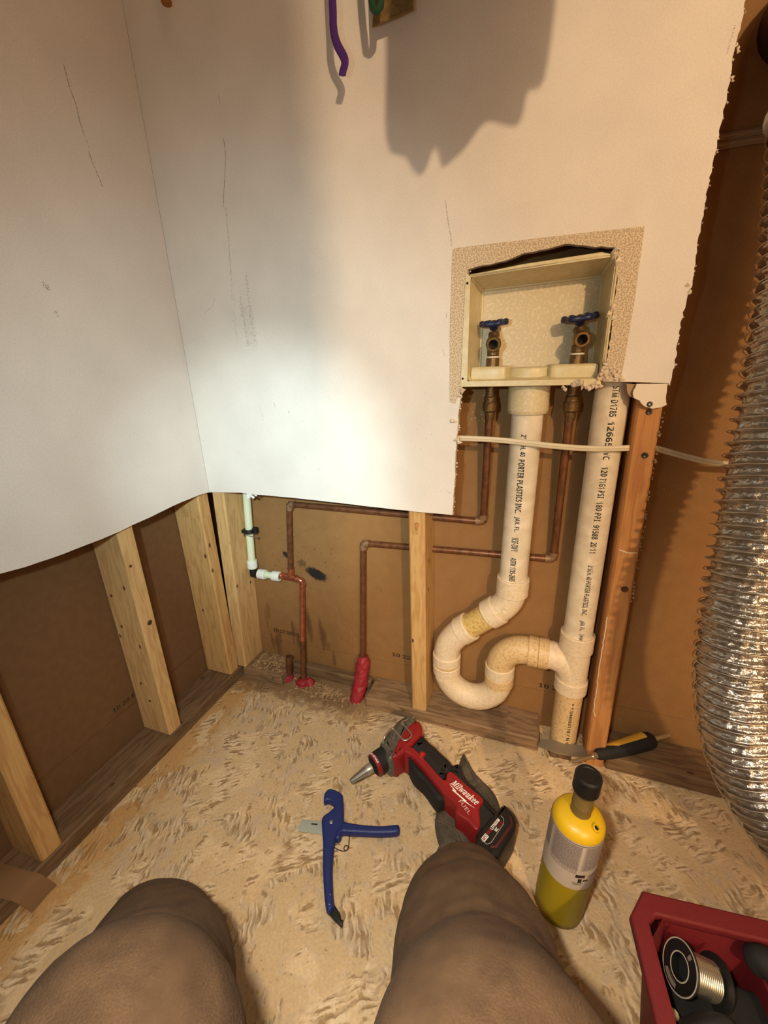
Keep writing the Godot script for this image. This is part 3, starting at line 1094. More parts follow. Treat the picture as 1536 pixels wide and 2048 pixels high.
# ---------------------------------------------------------------- studs and plates
func lumber(called: String, label: String, category: String, m: Material, size: Vector3, at: Vector3, turn: Vector3, group := "") -> MeshInstance3D:
	# length along the piece's own y, so that the grain follows it
	var st := begin()
	box(st, Vector3(-size.x / 2, 0, -size.z / 2), Vector3(size.x / 2, size.y, size.z / 2), 0.0035)
	var o := put(called, st, m)
	o.position = at
	o.rotation = turn
	tag(o, label, category, group)
	return o

func framing() -> void:
	var g := "studs of the left wall"
	var zc := (STUD_FACE + BACKING) / 2.0
	lumber("wall_stud", "pine stud of the left wall nearest the viewer, cut off by the photo's left edge", "stud", M.stud[1], Vector3(0.0893, 2.36, 0.038), Vector3(zc, PLATE, 0.547), Vector3.ZERO, g)
	var s := lumber("wall_stud", "pale pine stud with dark knots, middle one of the left wall", "stud", M.stud[0], Vector3(0.0893, 2.36, 0.038), Vector3(zc, PLATE, 0.242), Vector3.ZERO, g)
	for k in [[0.0447, 0.32, -0.002, 0.006, 0.009], [0.0447, 0.47, 0.009, 0.003, 0.004]]:
		var st := begin()
		lathe(st, Vector3(k[0], k[1], k[2]), Vector3.RIGHT, [V(0.0, 0.0005), V(k[3], 0.0005), V(k[3] + 0.001, -0.001)], 14)
		put("knot", st, mat(rgb(84, 46, 24), 0.7), s)
	for k in [[-0.028, 0.39], [-0.022, 0.31], [-0.01, 0.15], [0.005, 0.1]]:
		var st := begin()
		lathe(st, Vector3(k[0], k[1], 0.019), Vector3.BACK, [V(0.0, 0.0005), V(0.0035, 0.0005), V(0.004, -0.001)], 10)
		put("knot", st, mat(rgb(92, 52, 28), 0.7), s)
	lumber("wall_stud", "pine stud of the left wall standing in the corner beside the dark gap", "stud", M.stud[1], Vector3(0.0893, 2.36, 0.038), Vector3(zc, PLATE, 0.011), Vector3(0.0, 0.0, 0.0), g)
	lumber("wall_stud", "leaning corner stud of the rear wall behind the milky white plastic pipe", "stud", M.stud[0], Vector3(0.038, 2.36, 0.0893), Vector3(-0.011, PLATE, zc - 0.001), Vector3(0, 0, -0.042), "studs of the rear wall")
	var c := lumber("wall_stud", "short pine stud in the middle of the rear wall, in front of the copper pipes", "stud", M.stud[1], Vector3(0.038, 2.36, 0.0893), Vector3(0.558, PLATE, zc), Vector3(0, 0, 0.002), "studs of the rear wall")
	var stt := begin()
	lathe(stt, Vector3(0.001, 0.525, 0.0449), Vector3.BACK, [V(0.0, 0.0), V(0.002, 0.0), V(0.0045, 0.0015), V(0.006, 0.0002)], 12)
	chip(stt, Vector3(0.001, 0.516, 0.0455), 0.004)
	put("screw_hole", stt, M.stud[2], c)
	var r := lumber("wall_stud", "orange brown stud at the right of the rear wall, beside the tall white pipe", "stud", M.stud[2], Vector3(0.039, 2.39, 0.0893), Vector3(0.9795, 0.0, zc), Vector3(0, 0, 0.009), "studs of the rear wall")
	for k in [[0.004, 0.735, 0.0055], [0.000, 0.81, 0.005]]:
		var st := begin()
		lathe(st, Vector3(k[0], k[1], 0.0455), Vector3.BACK, [V(0.0, -0.0006), V(0.0018, -0.0006), V(k[2] * 0.6, 0.0004), V(k[2], 0.0002), V(k[2], -0.001)], 16)
		put("screw", st, M.dark_steel, r)
	var st := begin()
	lathe(st, Vector3(0.006, 0.468, 0.0447), Vector3.BACK, [V(0.0, 0.0004), V(0.0035, 0.0004), V(0.0036, 0.0006), V(0.0065, 0.0006), V(0.007, -0.001)], 18)
	put("knot", st, mat(rgb(88, 44, 22), 0.7), r)
	st = begin()
	tube(st, jag3([Vector3(-0.0175, 0.40, 0.0445), Vector3(-0.018, 0.25, 0.0445), Vector3(-0.0165, 0.16, 0.0447), Vector3(-0.012, 0.145, 0.0449)], 0.01, 0.0008), 0.0011, 6)
	put("paint_drip", st, mat(rgb(226, 205, 178), 0.8), r, "pale dried drip of joint compound")
	st = begin()
	tube(st, jag3([Vector3(-0.014, 0.55, 0.0447), Vector3(0.0, 0.546, 0.0449), Vector3(0.016, 0.548, 0.0449)], 0.006, 0.0008), 0.0013, 6)
	put("paint_drip", st, mat(rgb(226, 205, 178), 0.8), r, "pale dried drip of joint compound")
	# shreds of board left on the right stud's edge
	st = begin()
	for k in 70:
		chip(st, Vector3(0.0205 + rng.randf_range(-0.001, 0.002), rng.randf_range(0.44, 0.83), 0.046 + rng.randf_range(-0.002, 0.0015)), rng.randf_range(0.001, 0.0024))
	put("edge_shreds", st, mat(rgb(150, 128, 104), 0.9), r).set_meta("kind", "stuff")

	# the lump of plasterboard still screwed to the right stud
	var t := thing("board_remnant", "torn white plasterboard lump screwed to the top of the orange brown stud", "plasterboard", Vector3(0.966, 0.835, STUD_FACE))
	st = begin()
	puff(st, PackedVector2Array(jag([V(0.945, 0.857), V(0.942, 0.842), V(0.944, 0.834), V(0.953, 0.830), V(0.957, 0.824), V(0.964, 0.820), V(0.974, 0.817), V(0.985, 0.819), V(0.993, 0.823), V(0.991, 0.84), V(0.990, 0.8565)], 0.004, 0.001, 81)), STUD_FACE + 0.0005, -0.001, 0.0, rear_frame())
	put("core", st, mat(rgb(236, 222, 202), 0.95), t)
	st = begin()
	puff(st, PackedVector2Array(jag([V(0.931, 0.857), V(0.933, 0.845), V(0.939, 0.836), V(0.946, 0.833), V(0.95, 0.842), V(0.956, 0.856)], 0.004, 0.0008, 82)), STUD_FACE + 0.0004, -0.008, 0.0, rear_frame())
	put("paper", st, mat(rgb(176, 140, 108), 0.9), t, "brown backing paper")
	st = begin()
	lathe(st, Vector3(0.969, 0.824, -0.0012), Vector3.BACK, [V(0.0, 0.0), V(0.0012, 0.0), V(0.0022, 0.0012), V(0.0042, 0.0014), V(0.0046, 0.0)], 16)
	put("screw", st, M.dark_steel, t)

	# ---- sill plates: lengths laid along y, then turned
	var along_x := Vector3(0, 0, -PI / 2)
	var along_z := Vector3(PI / 2, 0, 0)
	lumber("sill_plate", "long weathered sill plate along the foot of the left wall", "sill plate", M.plate, Vector3(0.0893, 1.45, PLATE), Vector3(zc, PLATE / 2, -0.1), along_z, "sill plates")
	st = begin()
	box(st, Vector3(-0.018, 0, -0.006), Vector3(0.0, 1.2, 0.009), 0.002)
	lumber("sill_plate", "short sill plate offcut in the corner covered in wood shavings", "sill plate", M.plate_dusty, Vector3(PLATE, 0.137, 0.0893), Vector3(-0.004, PLATE / 2, zc), along_x, "sill plates")
	lumber("sill_plate", "thin leftover strip of sill plate behind the copper pipes", "sill plate", M.plate, Vector3(PLATE, 0.262, 0.026), Vector3(0.134, PLATE / 2, -0.088), along_x, "sill plates")
	lumber("sill_plate", "dusty sill plate under the middle stud of the rear wall", "sill plate", M.plate_dusty, Vector3(PLATE, 0.452, 0.0893), Vector3(0.404, PLATE / 2, zc), along_x, "sill plates")
	lumber("sill_plate", "dark sill plate at the right behind the screwdriver", "sill plate", M.plate, Vector3(PLATE, 1.09, 0.0893), Vector3(1.003, PLATE / 2, zc), along_x, "sill plates")

func jag3(pts: Array, step: float, amp: float) -> Array:
	var out := []
	for i in pts.size() - 1:
		var n := maxi(1, int(pts[i].distance_to(pts[i + 1]) / step))
		for k in n:
			out.append(pts[i].lerp(pts[i + 1], float(k) / n) + Vector3(rng.randf_range(-amp, amp), rng.randf_range(-amp, amp), 0))
	out.append(pts[pts.size() - 1])
	return out

# ---------------------------------------------------------------- washing machine outlet box
func outlet_box() -> void:
	var t := thing("outlet_box", "beige plastic washing machine outlet box set in the torn wall opening", "outlet box", Vector3(0.775, 0.857, -0.04))
	var f := [Vector3(0.662, 0.866, 0.0), Vector3(0.889, 0.866, 0.0), Vector3(0.889, 1.050, 0.0), Vector3(0.662, 1.042, 0.0)]
	var b := [Vector3(0.674, 0.884, -0.08), Vector3(0.880, 0.884, -0.08), Vector3(0.880, 1.036, -0.08), Vector3(0.674, 1.030, -0.08)]
	var st := begin()
	st.set_smooth_group(-1)
	tri(st, b[3], b[1], b[0])
	tri(st, b[3], b[2], b[1])
	box(st, Vector3(0.674, 0.884, -0.084), Vector3(0.880, 1.034, -0.0805))
	put("back_panel", st, M.beige_specked, t)
	for k in 4:
		# each side: a tapering slab with rounded meeting corners
		st = begin()
		var n := (k + 1) % 4
		var out: Vector3 = [Vector3.DOWN, Vector3.RIGHT, Vector3.UP, Vector3.LEFT][k] * 0.003
		var rows := []
		for e in [[f[k], f[n]], [b[k], b[n]], [b[k] + out, b[n] + out], [f[k] + out, f[n] + out], [f[k], f[n]]]:
			rows.append(PackedVector3Array([e[0], e[1]]))
		grid(st, rows, -1)
		put(["bottom_panel", "side_panel", "top_panel", "side_panel"][k], st, M.beige, t)
	# fillet rods round the inner corners
	st = begin()
	for k in 4:
		tube(st, [f[k].lerp(b[k], 0.03), b[k]], 0.004, 8, false)
		tube(st, [b[k], b[(k + 1) % 4]], 0.003, 8, false)
	put("corner_fillet", st, M.beige, t)
	# flange
	st = begin()
	puff(st, [V(0.650, 0.857), V(0.892, 0.857), V(0.888, 0.867), V(0.663, 0.867), V(0.664, 1.041), V(0.655, 1.050)], -0.003, 0.0025, 0.001, rear_frame(), 2)
	puff(st, jag([V(0.663, 1.041), V(0.72, 1.0435), V(0.80, 1.048), V(0.87, 1.051), V(0.889, 1.05), V(0.889, 0.868), V(0.8945, 0.868), V(0.8945, 1.053), V(0.88, 1.0545), V(0.868, 1.058), V(0.75, 1.053), V(0.69, 1.0475), V(0.663, 1.046)], 0.03, 0.0, 1), -0.004, 0.0, 0.0008, rear_frame(), 2)
	put("flange", st, M.beige, t)
	for y in [1.032, 0.872]:
		st = begin()
		lathe(st, Vector3(0.6585 if y > 1.0 else 0.6545, y, 0.0026), Vector3.BACK, [V(0.0, 0.0003), V(0.002, 0.0003), V(0.0021, 0.0)], 12)
		put("nail_hole", st, M.hole_shade, t)
	# raised ledges round the valve holes and the drain well between them
	st = begin()
	puff(st, loop_curve([V(0.664, -0.079), V(0.736, -0.079), V(0.737, -0.05), V(0.731, -0.024), V(0.722, -0.017), V(0.675, -0.017), V(0.665, -0.024)], 4), 0.862, 0.892, 0.006)
	put("ledge", st, M.beige, t)
	st = begin()
	puff(st, loop_curve([V(0.806, -0.079), V(0.886, -0.079), V(0.886, -0.024), V(0.878, -0.017), V(0.818, -0.017), V(0.806, -0.026), V(0.803, -0.05)], 4), 0.862, 0.892, 0.006)
	put("ledge", st, M.beige, t)
	st = begin()
	puff(st, loop_curve([V(0.728, -0.079), V(0.812, -0.079), V(0.809, -0.044), V(0.796, -0.026), V(0.772, -0.020), V(0.748, -0.026), V(0.733, -0.044)], 4), 0.860, 0.8885, 0.004)
	put("drain_well", st, M.beige, t)
	# drain spigot under the box
	st = begin()
	lathe(st, Vector3(0.773, 0.803, -0.055), Vector3.UP, crease([V(0.030, 0.0), V(0.0365, 0.0), V(0.0385, 0.006), V(0.0385, 0.052), V(0.030, 0.052)]), 32)
	put("drain_spigot", st, M.beige_specked, t)
	valve(Vector3(0.703, 0.888, -0.045), 0.025, 0.0, "dull brass valve with the smaller blue wheel, at the left inside the outlet box", Vector3(0.10, -0.22, 1.0), 0.05)
	valve(Vector3(0.851, 0.888, -0.045), 0.029, 0.0, "dull brass valve with the larger blue wheel, at the right inside the outlet box", Vector3(0.16, -0.18, 1.0), 0.09)

func valve(at: Vector3, wheel: float, _turn: float, label: String, aim: Vector3, tilt: float) -> void:
	var t := thing("hose_valve", label, "valve", at, "valves in the outlet box")
	var st := begin()
	lathe(st, at, Vector3.UP, crease([V(0.0125, 0.0), V(0.0125, 0.018), V(0.0105, 0.0195)]) + crease([V(0.0105, 0.022), V(0.0115, 0.024), V(0.0115, 0.034), V(0.009, 0.036)]) + [V(0.009, 0.05), V(0.010, 0.062), V(0.0, 0.064)], 20)
	put("body", st, M.brass, t)
	st = begin()
	lathe(st, at + Vector3(0, 0.019, 0), Vector3.UP, [V(0.0118, 0.0), V(0.0122, 0.0015), V(0.0118, 0.003)], 18)
	put("thread_tape", st, mat(rgb(226, 212, 186), 0.8), t, "pale thread seal")
	# hose outlet facing the viewer
	var o := at + Vector3(0, 0.048, 0.0)
	var d := aim.normalized()
	st = begin()
	lathe(st, o, d, crease([V(0.0105, 0.0), V(0.0115, 0.012), V(0.0138, 0.014), V(0.0138, 0.026), V(0.0122, 0.028), V(0.0085, 0.028), V(0.0078, 0.012), V(0.0, 0.012)]), 24)
	put("hose_outlet", st, M.brass, t)
	st = begin()
	lathe(st, o, d, [V(0.0, 0.0135), V(0.0072, 0.0135)], 20)
	put("bore", st, M.hole_shade, t)
	# bonnet, stem, wheel
	var up := Vector3(-tilt, 1.0, 0.10).normalized()
	var c := at + Vector3(0, 0.056, -0.002)
	st = begin()
	lathe(st, c, up, crease([V(0.0105, 0.0), V(0.0105, 0.006), V(0.0085, 0.010), V(0.006, 0.010)]) + [V(0.003, 0.011), V(0.003, 0.026)], 8)
	put("bonnet", st, M.brass, t)
	st = begin()
	var fr := frame_of(up)
	var pts := PackedVector2Array()
	for k in 48:
		var a := TAU * k / 48.0
		pts.append(V(cos(a), sin(a)) * wheel * (1.0 + 0.07 * cos(a * 6.0)))
	var tr := Transform3D(Basis(fr.x, fr.y, fr.z), c + up * 0.019)
	puff(st, pts, 0.0, 0.009, 0.0035, tr)
	lathe(st, c + up * 0.012, up, [V(0.0, 0.0), V(0.007, 0.0), V(0.009, 0.007)], 16)
	for k in 6:
		var a := TAU * (k + 0.0) / 6.0
		var p := tr * Vector3(cos(a) * wheel * 0.86, 0.0075, sin(a) * wheel * 0.86)
		lathe(st, p, up, [V(0.0055, -0.002), V(0.005, 0.002), V(0.003, 0.0035), V(0.0, 0.004)], 10)
	put("wheel", st, M.blue_handle, t)
	st = begin()
	lathe(st, c + up * 0.027, up, [V(0.0, 0.003), V(0.004, 0.0025), V(0.0048, 0.0)], 12)
	put("wheel_screw", st, M.brass, t)

# ---------------------------------------------------------------- copper
func elbow_at(t: Node3D, c: Vector3, a: Vector3, b: Vector3, r: float, m: Material, leg := 0.016) -> void:
	# a soldered elbow: arms towards a and b
	var da := (a - c).normalized()
	var db := (b - c).normalized()
	var st := begin()
	var path := [c + da * leg]
	for k in 9:
		var s := k / 8.0
		path.append((c + da * leg * 0.75).lerp(c, s).lerp(c.lerp(c + db * leg * 0.75, s), s))
	path.append(c + db * leg)
	tube(st, path, r + 0.0013, 16)
	for e in [[da], [db]]:
		tube(st, [c + e[0] * (leg - 0.003), c + e[0] * (leg + 0.0006)], r + 0.002, 16)
	put("elbow", st, m, t)

func run(t: Node3D, a: Vector3, b: Vector3, r: float, m: Material, called := "pipe") -> void:
	var st := begin()
	tube(st, [a, a.lerp(b, 0.5), b], r, 18)
	put(called, st, m, t)

func copper() -> void:
	var z := -0.088
	var r := 0.008
	var t := thing("copper_line", "upper copper line running from the bright new tee up to the left valve", "copper pipe", Vector3(0.18, 0.0, z))
	var tee := Vector3(0.159, 0.333, z)
	var bend := Vector3(0.194, 0.329, z)
	var top := Vector3(0.180, 0.557, z)
	var far := Vector3(0.6935, 0.556, z)
	run(t, bend, Vector3(0.187, 0.14, z + 0.02), r, M.copper_new)
	run(t, Vector3(0.187, 0.14, z + 0.02), Vector3(0.185, -0.03, z + 0.042), r, M.copper_old)
	run(t, tee + Vector3(0, 0.016, 0), top, r, M.copper_old)
	run(t, top, far, r, M.copper_old)
	run(t, far, Vector3(0.699, 0.80, -0.062), r, M.copper_old)
	# tee with its collars
	var st := begin()
	tube(st, [Vector3(0.124, 0.3335, z), Vector3(0.176, 0.332, z)], r + 0.0016, 18)
	tube(st, [tee, tee + Vector3(0.001, 0.028, 0)], r + 0.0014, 18)
	for c in [[Vector3(0.126, 0.3335, z), Vector3(0.129, 0.3334, z)], [Vector3(0.172, 0.332, z), Vector3(0.176, 0.332, z)], [tee + Vector3(0.001, 0.025, 0), tee + Vector3(0.001, 0.0285, 0)]]:
		tube(st, c, r + 0.0024, 18)
	put("tee", st, M.copper_new, t, "bright new copper tee")
	elbow_at(t, bend, tee, bend + Vector3.DOWN, r, M.copper_new, 0.017)
	elbow_at(t, top, top + Vector3.DOWN, far, r, M.solder)
	elbow_at(t, far, top, far + Vector3.UP, r, M.solder)
	tail_piece(t, Vector3(0.700, 0.80, -0.060))

	var u := thing("copper_line", "lower copper line running from the red sleeve behind two studs to the right valve", "copper pipe", Vector3(0.378, 0.0, z))
	var a := Vector3(0.391, 0.467, z)
	var b := Vector3(0.849, 0.482, z)
	run(u, a, b, r, M.copper_old)
	run(u, a, Vector3(0.377, 0.1, z + 0.015), r, M.copper_old)
	run(u, Vector3(0.377, 0.1, z + 0.015), Vector3(0.372, -0.02, z + 0.035), r, M.copper_old)
	run(u, b, Vector3(0.850, 0.80, -0.062), r, M.copper_old)
	elbow_at(u, a, a + Vector3.DOWN, b, r, M.solder)
	elbow_at(u, b, a, b + Vector3.UP, r, M.solder)
	tail_piece(u, Vector3(0.851, 0.80, -0.060))

	# cut-off stub left of the new riser
	var s := thing("copper_stub", "short cut off pipe stub standing in the shavings beside the new riser", "pipe stub", Vector3(0.13, 0, -0.058))
	st = begin()
	lathe(st, Vector3(0.13, -0.02, -0.052), Vector3(0.1, 1, -0.05), crease([V(0.0108, 0.0), V(0.0108, 0.098), V(0.0085, 0.099), V(0.0085, 0.03), V(0.0, 0.03)]), 20)
	put("pipe", st, M.copper_old, s)

	# red rubber sleeves
	var sl := thing("pipe_sleeve", "crumpled red rubber sleeve standing upright round the lower copper line", "pipe sleeve", Vector3(0.372, 0.0, -0.05), "red pipe sleeves")
	st = begin()
	var path := [Vector3(0.366, 0.0, -0.035), Vector3(0.370, 0.02, -0.043), Vector3(0.3725, 0.045, -0.054), Vector3(0.375, 0.075, -0.064), Vector3(0.377, 0.1, -0.071), Vector3(0.378, 0.122, -0.075)]
	crumpled(st, path, [0.0185, 0.0205, 0.0190, 0.0185, 0.0195, 0.0125], 24, 0.0024)
	put("sleeve", st, M.red_rubber, sl)
	for k in [[Vector3(0.129, 0.0, -0.049), "torn red rubber collar at the foot of the cut off stub"], [Vector3(0.185, 0.0, -0.045), "torn red rubber collar at the foot of the new copper riser"]]:
		var c := thing("pipe_sleeve", k[1], "pipe sleeve", k[0], "red pipe sleeves")
		st = begin()
		crumpled(st, [k[0] + Vector3(0, -0.008, 0), k[0] + Vector3(0, 0.006, 0), k[0] + Vector3(0.001, 0.014, -0.001)], [0.021, 0.019, 0.0145], 18, 0.0028)
		if k[0].x > 0.15:
			crumpled(st, [k[0] + Vector3(0.02, -0.006, -0.004), k[0] + Vector3(0.022, 0.008, -0.006), k[0] + Vector3(0.02, 0.017, -0.008)], [0.015, 0.0125, 0.005], 14, 0.003)
		put("collar", st, M.red_rubber, c)

func crumpled(st: SurfaceTool, pts: Array, radii: Array, seg: int, amp: float) -> void:
	var n := FastNoiseLite.new()
	n.seed = 9
	n.frequency = 45.0
	var path := curve(pts, 7)
	var rows := []
	for i in path.size():
		var s := float(i) / (path.size() - 1) * (radii.size() - 1)
		var r: float = lerpf(radii[int(s)], radii[mini(int(s) + 1, radii.size() - 1)], s - int(s))
		var row := PackedVector3Array()
		for j in seg + 1:
			var a := TAU * (j % seg) / seg
			var d := Vector3(cos(a), 0, sin(a))
			var p: Vector3 = path[i] + d * r
			row.append(p + d * n.get_noise_3d(p.x, p.y * 1.8, p.z) * amp * 2.2)
		rows.append(row)
	var last: PackedVector3Array = rows[rows.size() - 1]
	var capr := PackedVector3Array()
	for j in seg + 1:
		capr.append(path[path.size() - 1])
	rows.append(capr)
	grid(st, rows, 0)

func tail_piece(t: Node3D, at: Vector3) -> void:
	# hexagonal adapter and threaded nipple between the riser and the valve
	var st := begin()
	lathe(st, at, Vector3(0, 1, 0.06), crease([V(0.009, -0.012), V(0.0105, 0.0), V(0.0105, 0.004), V(0.0145, 0.008), V(0.0145, 0.022), V(0.012, 0.026), V(0.012, 0.034), V(0.0095, 0.036)]) + [V(0.0095, 0.062)], 18)
	put("adapter", st, M.brass, t)

# ---------------------------------------------------------------- white plastic supply
func plastic_supply() -> void:
	var z := -0.077
	var m := mat(rgb(226, 232, 200), 0.4)
	m.subsurf_scatter_enabled = true
	m.subsurf_scatter_strength = 0.3
	var ring := mat(rgb(232, 234, 222), 0.45)
	var t := thing("plastic_pipe", "new milky white plastic pipe dropping from the board to the bright copper tee", "plastic pipe", Vector3(0.04, 0.34, z))
	var st := begin()
	tube(st, [Vector3(0.080, 0.86, z), Vector3(0.060, 0.64, z), Vector3(0.052, 0.55, z), Vector3(0.040, 0.40, z), Vector3(0.038, 0.362, z)], 0.0105, 22)
	put("pipe", st, m, t)
	st = begin()
	tube(st, [Vector3(0.065, 0.3345, z - 0.002), Vector3(0.122, 0.3335, z - 0.006)], 0.0098, 22)
	put("pipe", st, m, t)
	st = begin()
	lathe(st, Vector3(0.0375, 0.353, z), Vector3(0.04, 1, 0), crease([V(0.0095, 0.0), V(0.0140, 0.0), V(0.0148, 0.003), V(0.0148, 0.021), V(0.0138, 0.024), V(0.0105, 0.024)]), 28)
	put("expansion_ring", st, ring, t)
	st = begin()
	lathe(st, Vector3(0.0555, 0.3348, z - 0.001), Vector3(1, -0.02, -0.04), crease([V(0.0095, 0.0), V(0.0138, 0.0), V(0.0146, 0.003), V(0.0146, 0.021), V(0.0136, 0.024), V(0.0098, 0.024)]), 28)
	put("expansion_ring", st, ring, t)
	st = begin()
	lathe(st, Vector3(0.1015, 0.3336, z - 0.004), Vector3(1, -0.01, -0.06), crease([V(0.0098, 0.0), V(0.0138, 0.0), V(0.0146, 0.003), V(0.0146, 0.021), V(0.0136, 0.024), V(0.009, 0.024)]), 28)
	put("expansion_ring", st, ring, t)
	st = begin()
	tube(st, curve([Vector3(0.0378, 0.356, z), Vector3(0.0378, 0.343, z), Vector3(0.041, 0.336, z), Vector3(0.048, 0.335, z), Vector3(0.058, 0.335, z)], 4), 0.0098, 18)
	box(st, Vector3(0.0285, 0.3235, z - 0.0085), Vector3(0.048, 0.345, z + 0.0085), 0.003)
	put("elbow", st, M.black, t, "black plastic elbow")
	var c := thing("pipe_clip", "black plastic pipe clip with a loose nail round the white plastic pipe", "pipe clip", Vector3(0.045, 0.47, z))
	st = begin()
	var arc := []
	for k in 13:
		var a := lerpf(-0.4, PI + 0.3, k / 12.0)
		arc.append(Vector3(0.0455 - cos(a) * 0.0135, 0.470, z + sin(a) * 0.0135))
	for y in [-0.004, 0.0, 0.004]:
		var up := []
		for p in arc:
			up.append(p + Vector3(0, y, 0))
		tube(st, up, 0.0028, 8)
	box(st, Vector3(0.056, 0.462, z - 0.012), Vector3(0.069, 0.480, z + 0.003), 0.002)
	box(st, Vector3(0.026, 0.464, z - 0.004), Vector3(0.035, 0.475, z + 0.012), 0.002)
	put("band", st, M.black, c)
	st = begin()
	tube(st, [Vector3(0.048, 0.463, z + 0.017), Vector3(0.082, 0.460, z + 0.019)], 0.0012, 8)
	lathe(st, Vector3(0.082, 0.460, z + 0.019), Vector3(1, -0.1, 0.05), crease([V(0.0, 0.0), V(0.0032, 0.0), V(0.0032, 0.0015), V(0.0, 0.0015)]), 12)
	put("nail", st, M.steel, c)
	# crumb of board hanging where the pipe goes up behind it
	st = begin()
	for k in 14:
		chip(st, Vector3(rng.randf_range(0.112, 0.140), rng.randf_range(0.596, 0.606), rng.randf_range(-0.009, -0.002)), rng.randf_range(0.003, 0.0055))
	tag(put("board_crumb", st, mat(rgb(238, 236, 228), 0.9)), "white crumb of plasterboard hanging above the white plastic pipe", "plasterboard")

# ---------------------------------------------------------------- drain and vent
func collar(t: Node3D, a: Vector3, b: Vector3, r: float, m: Material, called := "hub") -> void:
	var st := begin()
	var d := b - a
	var l := d.length()
	lathe(st, a, d, crease([V(0.029, 0.0), V(r - 0.0012, 0.0), V(r, 0.0015), V(r, l - 0.0015), V(r - 0.0012, l), V(0.029, l)]), 32)
	put(called, st, m, t)

func waste() -> void:
	var z := -0.055
	var r := 0.0300
	# ---- standpipe and trap
	var t := thing("drain_pipe", "white plastic drain with curled trap running from the outlet box to the tall pipe", "drain pipe", Vector3(0.69, 0.06, z))
	run(t, Vector3(0.7735, 0.835, z), Vector3(0.7685, 0.41, z), r, M.pvc, "standpipe")
	collar(t, Vector3(0.7682, 0.4, z), Vector3(0.7690, 0.442, z), 0.0352, M.pvc_fit)
	var st := begin()
	tube(st, curve([Vector3(0.7685, 0.43, z), Vector3(0.768, 0.405, z), Vector3(0.762, 0.382, z), Vector3(0.749, 0.362, z), Vector3(0.728, 0.342, z)], 6), 0.0318, 28)
	put("bend", st, M.pvc_fit, t)
	collar(t, Vector3(0.742, 0.355, z), Vector3(0.719, 0.334, z), 0.0352, M.pvc_fit)
	st = begin()
	lathe(st, Vector3(0.757, 0.372, z + 0.0316), Vector3(0.1, 0.1, 1), [V(0.0, 0.001), V(0.005, 0.001), V(0.0055, 0.0018), V(0.0065, 0.0018), V(0.007, 0.0)], 16)
	put("mould_mark", st, M.pvc_fit, t)
	run(t, Vector3(0.725, 0.339, z), Vector3(0.664, 0.283, z), r, M.pvc_yellow, "short_pipe")
	collar(t, Vector3(0.678, 0.296, z), Vector3(0.655, 0.275, z), 0.0352, M.pvc_fit)
	st = begin()
	tube(st, curve([Vector3(0.664, 0.283, z), Vector3(0.645, 0.263, z), Vector3(0.629, 0.238, z), Vector3(0.622, 0.212, z), Vector3(0.621, 0.18, z)], 6), 0.0322, 28)
	put("bend", st, M.pvc_fit, t)
	collar(t, Vector3(0.6212, 0.203, z), Vector3(0.621, 0.178, z), 0.0352, M.pvc_fit)
	collar(t, Vector3(0.621, 0.1775, z), Vector3(0.621, 0.172, z), 0.0322, M.pvc_yellow, "gasket")
	collar(t, Vector3(0.621, 0.1715, z), Vector3(0.6215, 0.147, z), 0.0348, M.pvc_fit)
	st = begin()
	var u := [Vector3(0.621, 0.150, z)]
	for k in 13:
		var a := PI + PI * k / 12.0
		u.append(Vector3(0.687 + cos(a) * 0.0655, 0.152 + sin(a) * 0.0655, z))
	u.append(Vector3(0.7525, 0.16, z))
	tube(st, u, 0.0318, 30)
	put("trap", st, M.pvc_fit, t, "curved trap stained with dust")
	collar(t, Vector3(0.7525, 0.145, z), Vector3(0.7525, 0.172, z), 0.0348, M.pvc_old)
	collar(t, Vector3(0.7525, 0.1725, z), Vector3(0.7525, 0.202, z), 0.0352, M.pvc_fit)
	st = begin()
	var w := [Vector3(0.7525, 0.197, z)]
	for k in 9:
		var a := PI - (PI / 2.0) * k / 8.0
		w.append(Vector3(0.8075 + cos(a) * 0.055, 0.2 + sin(a) * 0.055, z))
	w.append(Vector3(0.825, 0.255, z))
	tube(st, w, 0.0322, 30)
	put("bend", st, M.pvc_old, t)
	collar(t, Vector3(0.814, 0.255, z), Vector3(0.836, 0.255, z), 0.0352, M.pvc_old)
	collar(t, Vector3(0.8365, 0.255, z), Vector3(0.859, 0.255, z), 0.0352, M.pvc_old)
	st = begin()
	for row in [["2\" SCH. 40", 0.765, 0.722, 0.010], ["PORTER PLASTICS INC.", 0.716, 0.604, 0.012], ["JAX. FL.", 0.596, 0.562, 0.012], ["NSF-DWV", 0.548, 0.517, 0.014], ["ASTM 1785-2665", 0.502, 0.446, 0.012]]:
		pipe_print(st, row[0], 0.7735 - (0.835 - (row[1] + row[2]) / 2.0) * 0.0118, z, r, row[1], row[2], row[3], -0.06, true)
	put("print", st, M.ink, t, "black maker's print running down the pipe")
	# ---- stack
	var s := thing("vent_stack", "tall white plastic pipe with black print beside the orange brown stud", "drain pipe", Vector3(0.915, 0.0, z))
	run(s, Vector3(0.921, 1.4, z), Vector3(0.914, 0.30, z), r, M.pvc, "upper_pipe")
	run(s, Vector3(0.9135, 0.19, z), Vector3(0.911, -0.04, z), r, M.pvc_old, "lower_pipe")
	st = begin()
	tube(st, [Vector3(0.914, 0.305, z), Vector3(0.9132, 0.19, z)], 0.0322, 30)
	tube(st, curve([Vector3(0.852, 0.255, z), Vector3(0.872, 0.254, z), Vector3(0.892, 0.246, z), Vector3(0.906, 0.228, z), Vector3(0.9125, 0.205, z)], 6), 0.0322, 28)
	put("tee", st, M.pvc_fit, s)
	collar(s, Vector3(0.914, 0.284, z), Vector3(0.9142, 0.326, z), 0.0358, M.pvc_fit)
